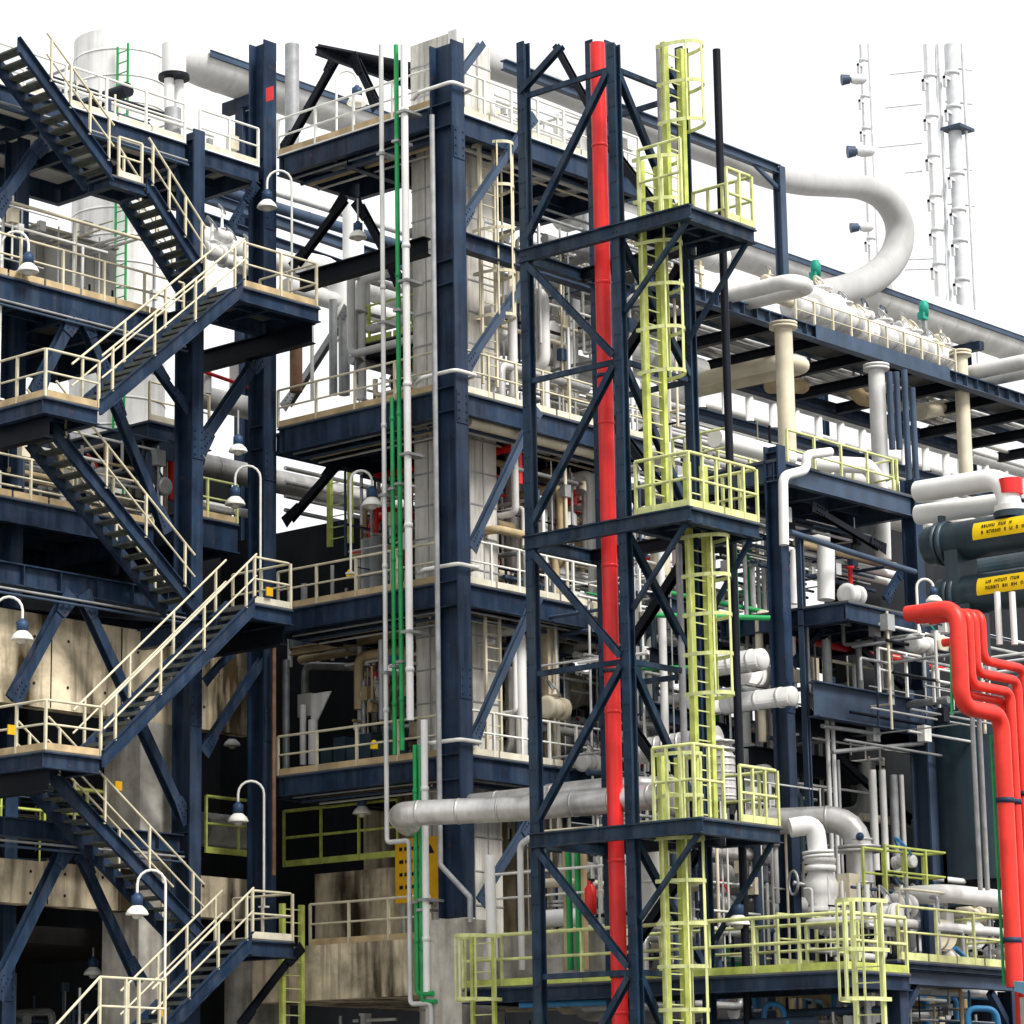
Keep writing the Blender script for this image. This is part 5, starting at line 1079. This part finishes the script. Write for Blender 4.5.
wires((c0+.5,YF+1.5,8,c1+1,YF+4.5,14),35,106,Wf+Wd)
wires((c0+.5,YF+.4,14.6,c1,YF+3.5,zf-.5),60,107,Wd,vert=.2)
wires((54,Y1+1,15,66,Y1+5,21),80,108,Wd+Wf,vert=.25)
wires((XL+.6,YP-.5,.8,X1+5,Y1-1,4.2),120,109,Wd+Wf)
wires((X1+1.6,YP+3,4.8,X1+6,Y1-.8,9.5),110,110,Wf+Wd)
wires((pxa,YPo+.6,.8,pxb+2,YPo+4,zpo-.3),80,111,Wd+Wf)
wires((pxa+.3,YPo+1,zpo+.3,pxb+3,YPo+2.3,zpo+2.0),40,112,Wf+Wd)
wires((XE+1.5,YRp+4,10.5,XE+9,YRp+8,13.8),40,113,Wf+Wd+('green',),vert=.35)
wires((X1+2.2,Y1+2.6,18.75,X1+6.5,Y0-.6,20.2),80,114,Wd+Wf)
wires((X1+1.5,Y1+2.6,14.3,X1+6.5,Y0-.6,17.8),80,115,('grey','slate','pipe','silver'))
wires((X1+1.5,Y1+2.6,10.3,X1+3.8,Y0-.8,13.4),50,116,('grey','slate','tan','pipe'))
wires((X1+1,Y1+2,.8,X1+6,Y0-.8,4.7),70,117,('grey','pipe','slate','black'))
wires((cxl,Y0+1.4,16.1,X1-.5,Y0+5.3,18.4),70,118,('creampipe','grey','slate','pipe','tan'),vert=.4)
wires((cxl,Y0+.4,20.8,x190-.4,Y0+4,23.4),50,119,Wf,vert=.4)
wires((cxl,Y0+.4,25.3,X1-.5,Y0+4,26.4),50,120,Wf+('slate','black'),vert=.5)
wires((cxl,Y0+2,7.6,X1,Y0+7,10.0),60,121,('grey','slate','tan','lime','exch'),vert=.3)
wires((cxl,Y0+2,.8,X1,Y0+7,5.5),40,122,('grey','slate'),vert=.4)
wires((rx0,YR0+.8,zr+.25,rx1-18,YR0+3.6,zr+1.5),120,123,Wd+Wf+('tan',),vert=.55)
wires((X1+.5,Y1+.5,zr-1.2,X1+.6,Y1+.6,zr),2,124,Wd)
for z in (25.0,18.05,13.6,9.75):     # runs slung under the right decks and the walkways
    for k in range(4):
        y=Y1+.35+.3*k; small([(X1+.6,y,z-.02-.07*(k%2)),(X3+.1,y,z-.02-.07*(k%2))],.03+.02*(k%3),('grey','slate','pipe','creampipe')[k],0,6)
        x=X1+.35+.3*k; small([(x,Y1+.7,z-.05-.07*(k%2)),(x,Y0-.5,z-.05-.07*(k%2))],.03+.015*(k%3),('grey','slate','tan','pipe')[k],0,6)
for z,y in ((13.6,Y0-.25),(20.1,Y0-.2),(8.1,Y0-.25),(24.7,Y0-.2)):
    for k in range(2): small([(cxl,y-.05*k,z-.12*k),(x190-.3,y-.05*k,z-.12*k)],.03,('grey','slate')[k],0,6)
mb=MB(); mi=[]; names=list(SMALL)
for i,k in enumerate(names):
    s=SMALL[k]; o=len(mb.v); mb.v+=s.v; mb.f+=[tuple(a+o for a in f) for f in s.f]; mb.sm+=s.sm; mi+=[i]*len(s.f)
o=link('small_pipework',mb,names[0])
for k in names[1:]: o.data.materials.append(M[k])
o.data.polygons.foreach_set('material_index',mi); tag(o,'dense tangle of thin bent pipework filling the decks and bays','pipework',None,'stuff')
# ------------------------------------------------------------------ distant columns, sky haze painted into their pale colours
def fartower(label,px0,px1,ytop,ybot,D,decks,seed,m='far'):
    a,b=OD(px0,ytop,D),OD(px1,ytop,D); r=(b-a).length/2; c=(a+b)/2; zb=OD(px0,ybot,D).z; rg=random.Random(seed)
    t=thing('distillation_column',label,'tower',(c.x,c.y,0)); link('shell',MB().lathe((c.x,c.y,0),(0,0,1),[(0,r),(c.z,r)],24),m,t)
    for y in decks:
        z=OD((px0+px1)/2,y,D).z; link('bracket',MB().box(c.x-r*1.5-.35,c.x-r*.6,c.y-.12,c.y+.12,z-.5,z-.3).box(c.x-r*1.5-.35,c.x-r*1.5-.2,c.y-.1,c.y+.1,z-1.1,z-.3),'fard',t)
        link('clamp_band',MB().lathe((c.x,c.y,z),(0,0,1),[(0,r+.01),(0,r+.07),(.22,r+.07),(.22,r+.01)],20),'fard',t)
    for s in (-.75,.75): link('guide_pipe',MB().sweep([(c.x+s*r,c.y-s*r-r*.8,0),(c.x+s*r,c.y-s*r-r*.8,c.z)],.1,8),'fard',t)
    return t
D=190
fartower('slim pale distillation column fading into the white sky',923,934,45,310,D,(78,118,158,198,232,266),1)
fartower('grey distillation column with a small blue platform fading into the sky',944,957,45,310,D,(75,109,176,212,243,282),2,'fard')
for k,(y,xa_,xb_) in enumerate(((71,890,922),(104,885,922),(143,878,922),(171,905,922),(70,945,972),(104,945,972),(170,945,972),(206,945,975),(258,905,945),(268,905,945))): pipe('thin distant catwalk line beside the pale columns',[OD(xa_,y+(922-xa_)*.1,D),OD(xb_,y,D)],.06,'fard',0,'thin distant catwalk lines beside the pale columns',n=6)
pipe('thin pale riser between the two distant columns',[OD(938,45,D),OD(944,310,D)],.22,'far',0)
for k,(px,py,w) in enumerate(((851,80,16),(857,152,18),(860,228,14))):
    p=OD(px,py,D+20); t=thing('fan_housing',('upper grey fan housing on the faint distant column','middle grey fan housing on the faint distant column','lower grey fan housing on the faint distant column')[k],'fan housing',p)
    s=w/(2985/(D+20)); link('housing',MB().lathe(p,(.7,-.7,.1),[(0,s*.22),(s*.3,s*.34),(s*.8,s*.34),(s,s*.2)],14),'fard',t); link('inlet',MB().lathe(p-V((.5,-.5,0)),(.7,-.7,.1),[(0,s*.38),(.6,s*.3)],14),'slate',t)
fartower('very faint far column behind the fan housings',859,866,45,300,D+30,(62,98,130,240),3)
p=OD(948,132,D); one('far_platform',MB().box(p.x-.6,p.x+1.2,p.y-1.3,p.y+.2,p.z,p.z+.2),'slate','small blue platform on the grey distant column','platform')
# ------------------------------------------------------------------ camera, sky, sun
cam=bpy.data.cameras.new('camera'); co=bpy.data.objects.new('camera',cam); COL.objects.link(co); SC.camera=co
co.location=(0,0,CZ); co.rotation_euler=(math.pi/2+PITCH,0,-math.pi/4)
cam.sensor_width=36; cam.lens=F/1024*36; cam.shift_x=(512-CX)/1024; cam.clip_end=3000; cam.clip_start=.5
W=bpy.data.worlds.new('World'); SC.world=W; W.use_nodes=True; N=W.node_tree.nodes; L=W.node_tree.links
bg=N['Background']; sky=N.new('ShaderNodeTexSky'); sky.sky_type='NISHITA'; sky.sun_disc=False
EL,AZ=math.radians(48),math.radians(182)      # sun from the right, behind the camera
sky.sun_elevation=EL; sky.sun_rotation=AZ
hs=N.new('ShaderNodeHueSaturation'); hs.inputs['Saturation'].default_value=.12; hs.inputs['Value'].default_value=1; L.new(sky.outputs[0],hs.inputs['Color'])
mx=N.new('ShaderNodeMix'); mx.data_type='RGBA'; mx.inputs[0].default_value=.9; L.new(hs.outputs[0],mx.inputs[6]); mx.inputs[7].default_value=(10.6,10.7,10.8,1)
L.new(mx.outputs[2],bg.inputs['Color']); bg.inputs['Strength'].default_value=.115
s=bpy.data.lights.new('sun','SUN'); s.energy=5.0; s.angle=math.radians(22); s.color=(1,.96,.9); so=bpy.data.objects.new('sun',s); COL.objects.link(so)
d=V((math.sin(AZ)*math.cos(EL),math.cos(AZ)*math.cos(EL),math.sin(EL))); so.rotation_euler=d.to_track_quat('Z','Y').to_euler(); so.location=(0,0,80)
SC.view_settings.view_transform='Standard'; SC.view_settings.look='None'; SC.view_settings.exposure=0
SC.render.engine='CYCLES'; SC.cycles.max_bounces=6; SC.cycles.diffuse_bounces=3; SC.cycles.use_denoising=True
for o in SC.objects:
    if '_w' in o: del o['_w']
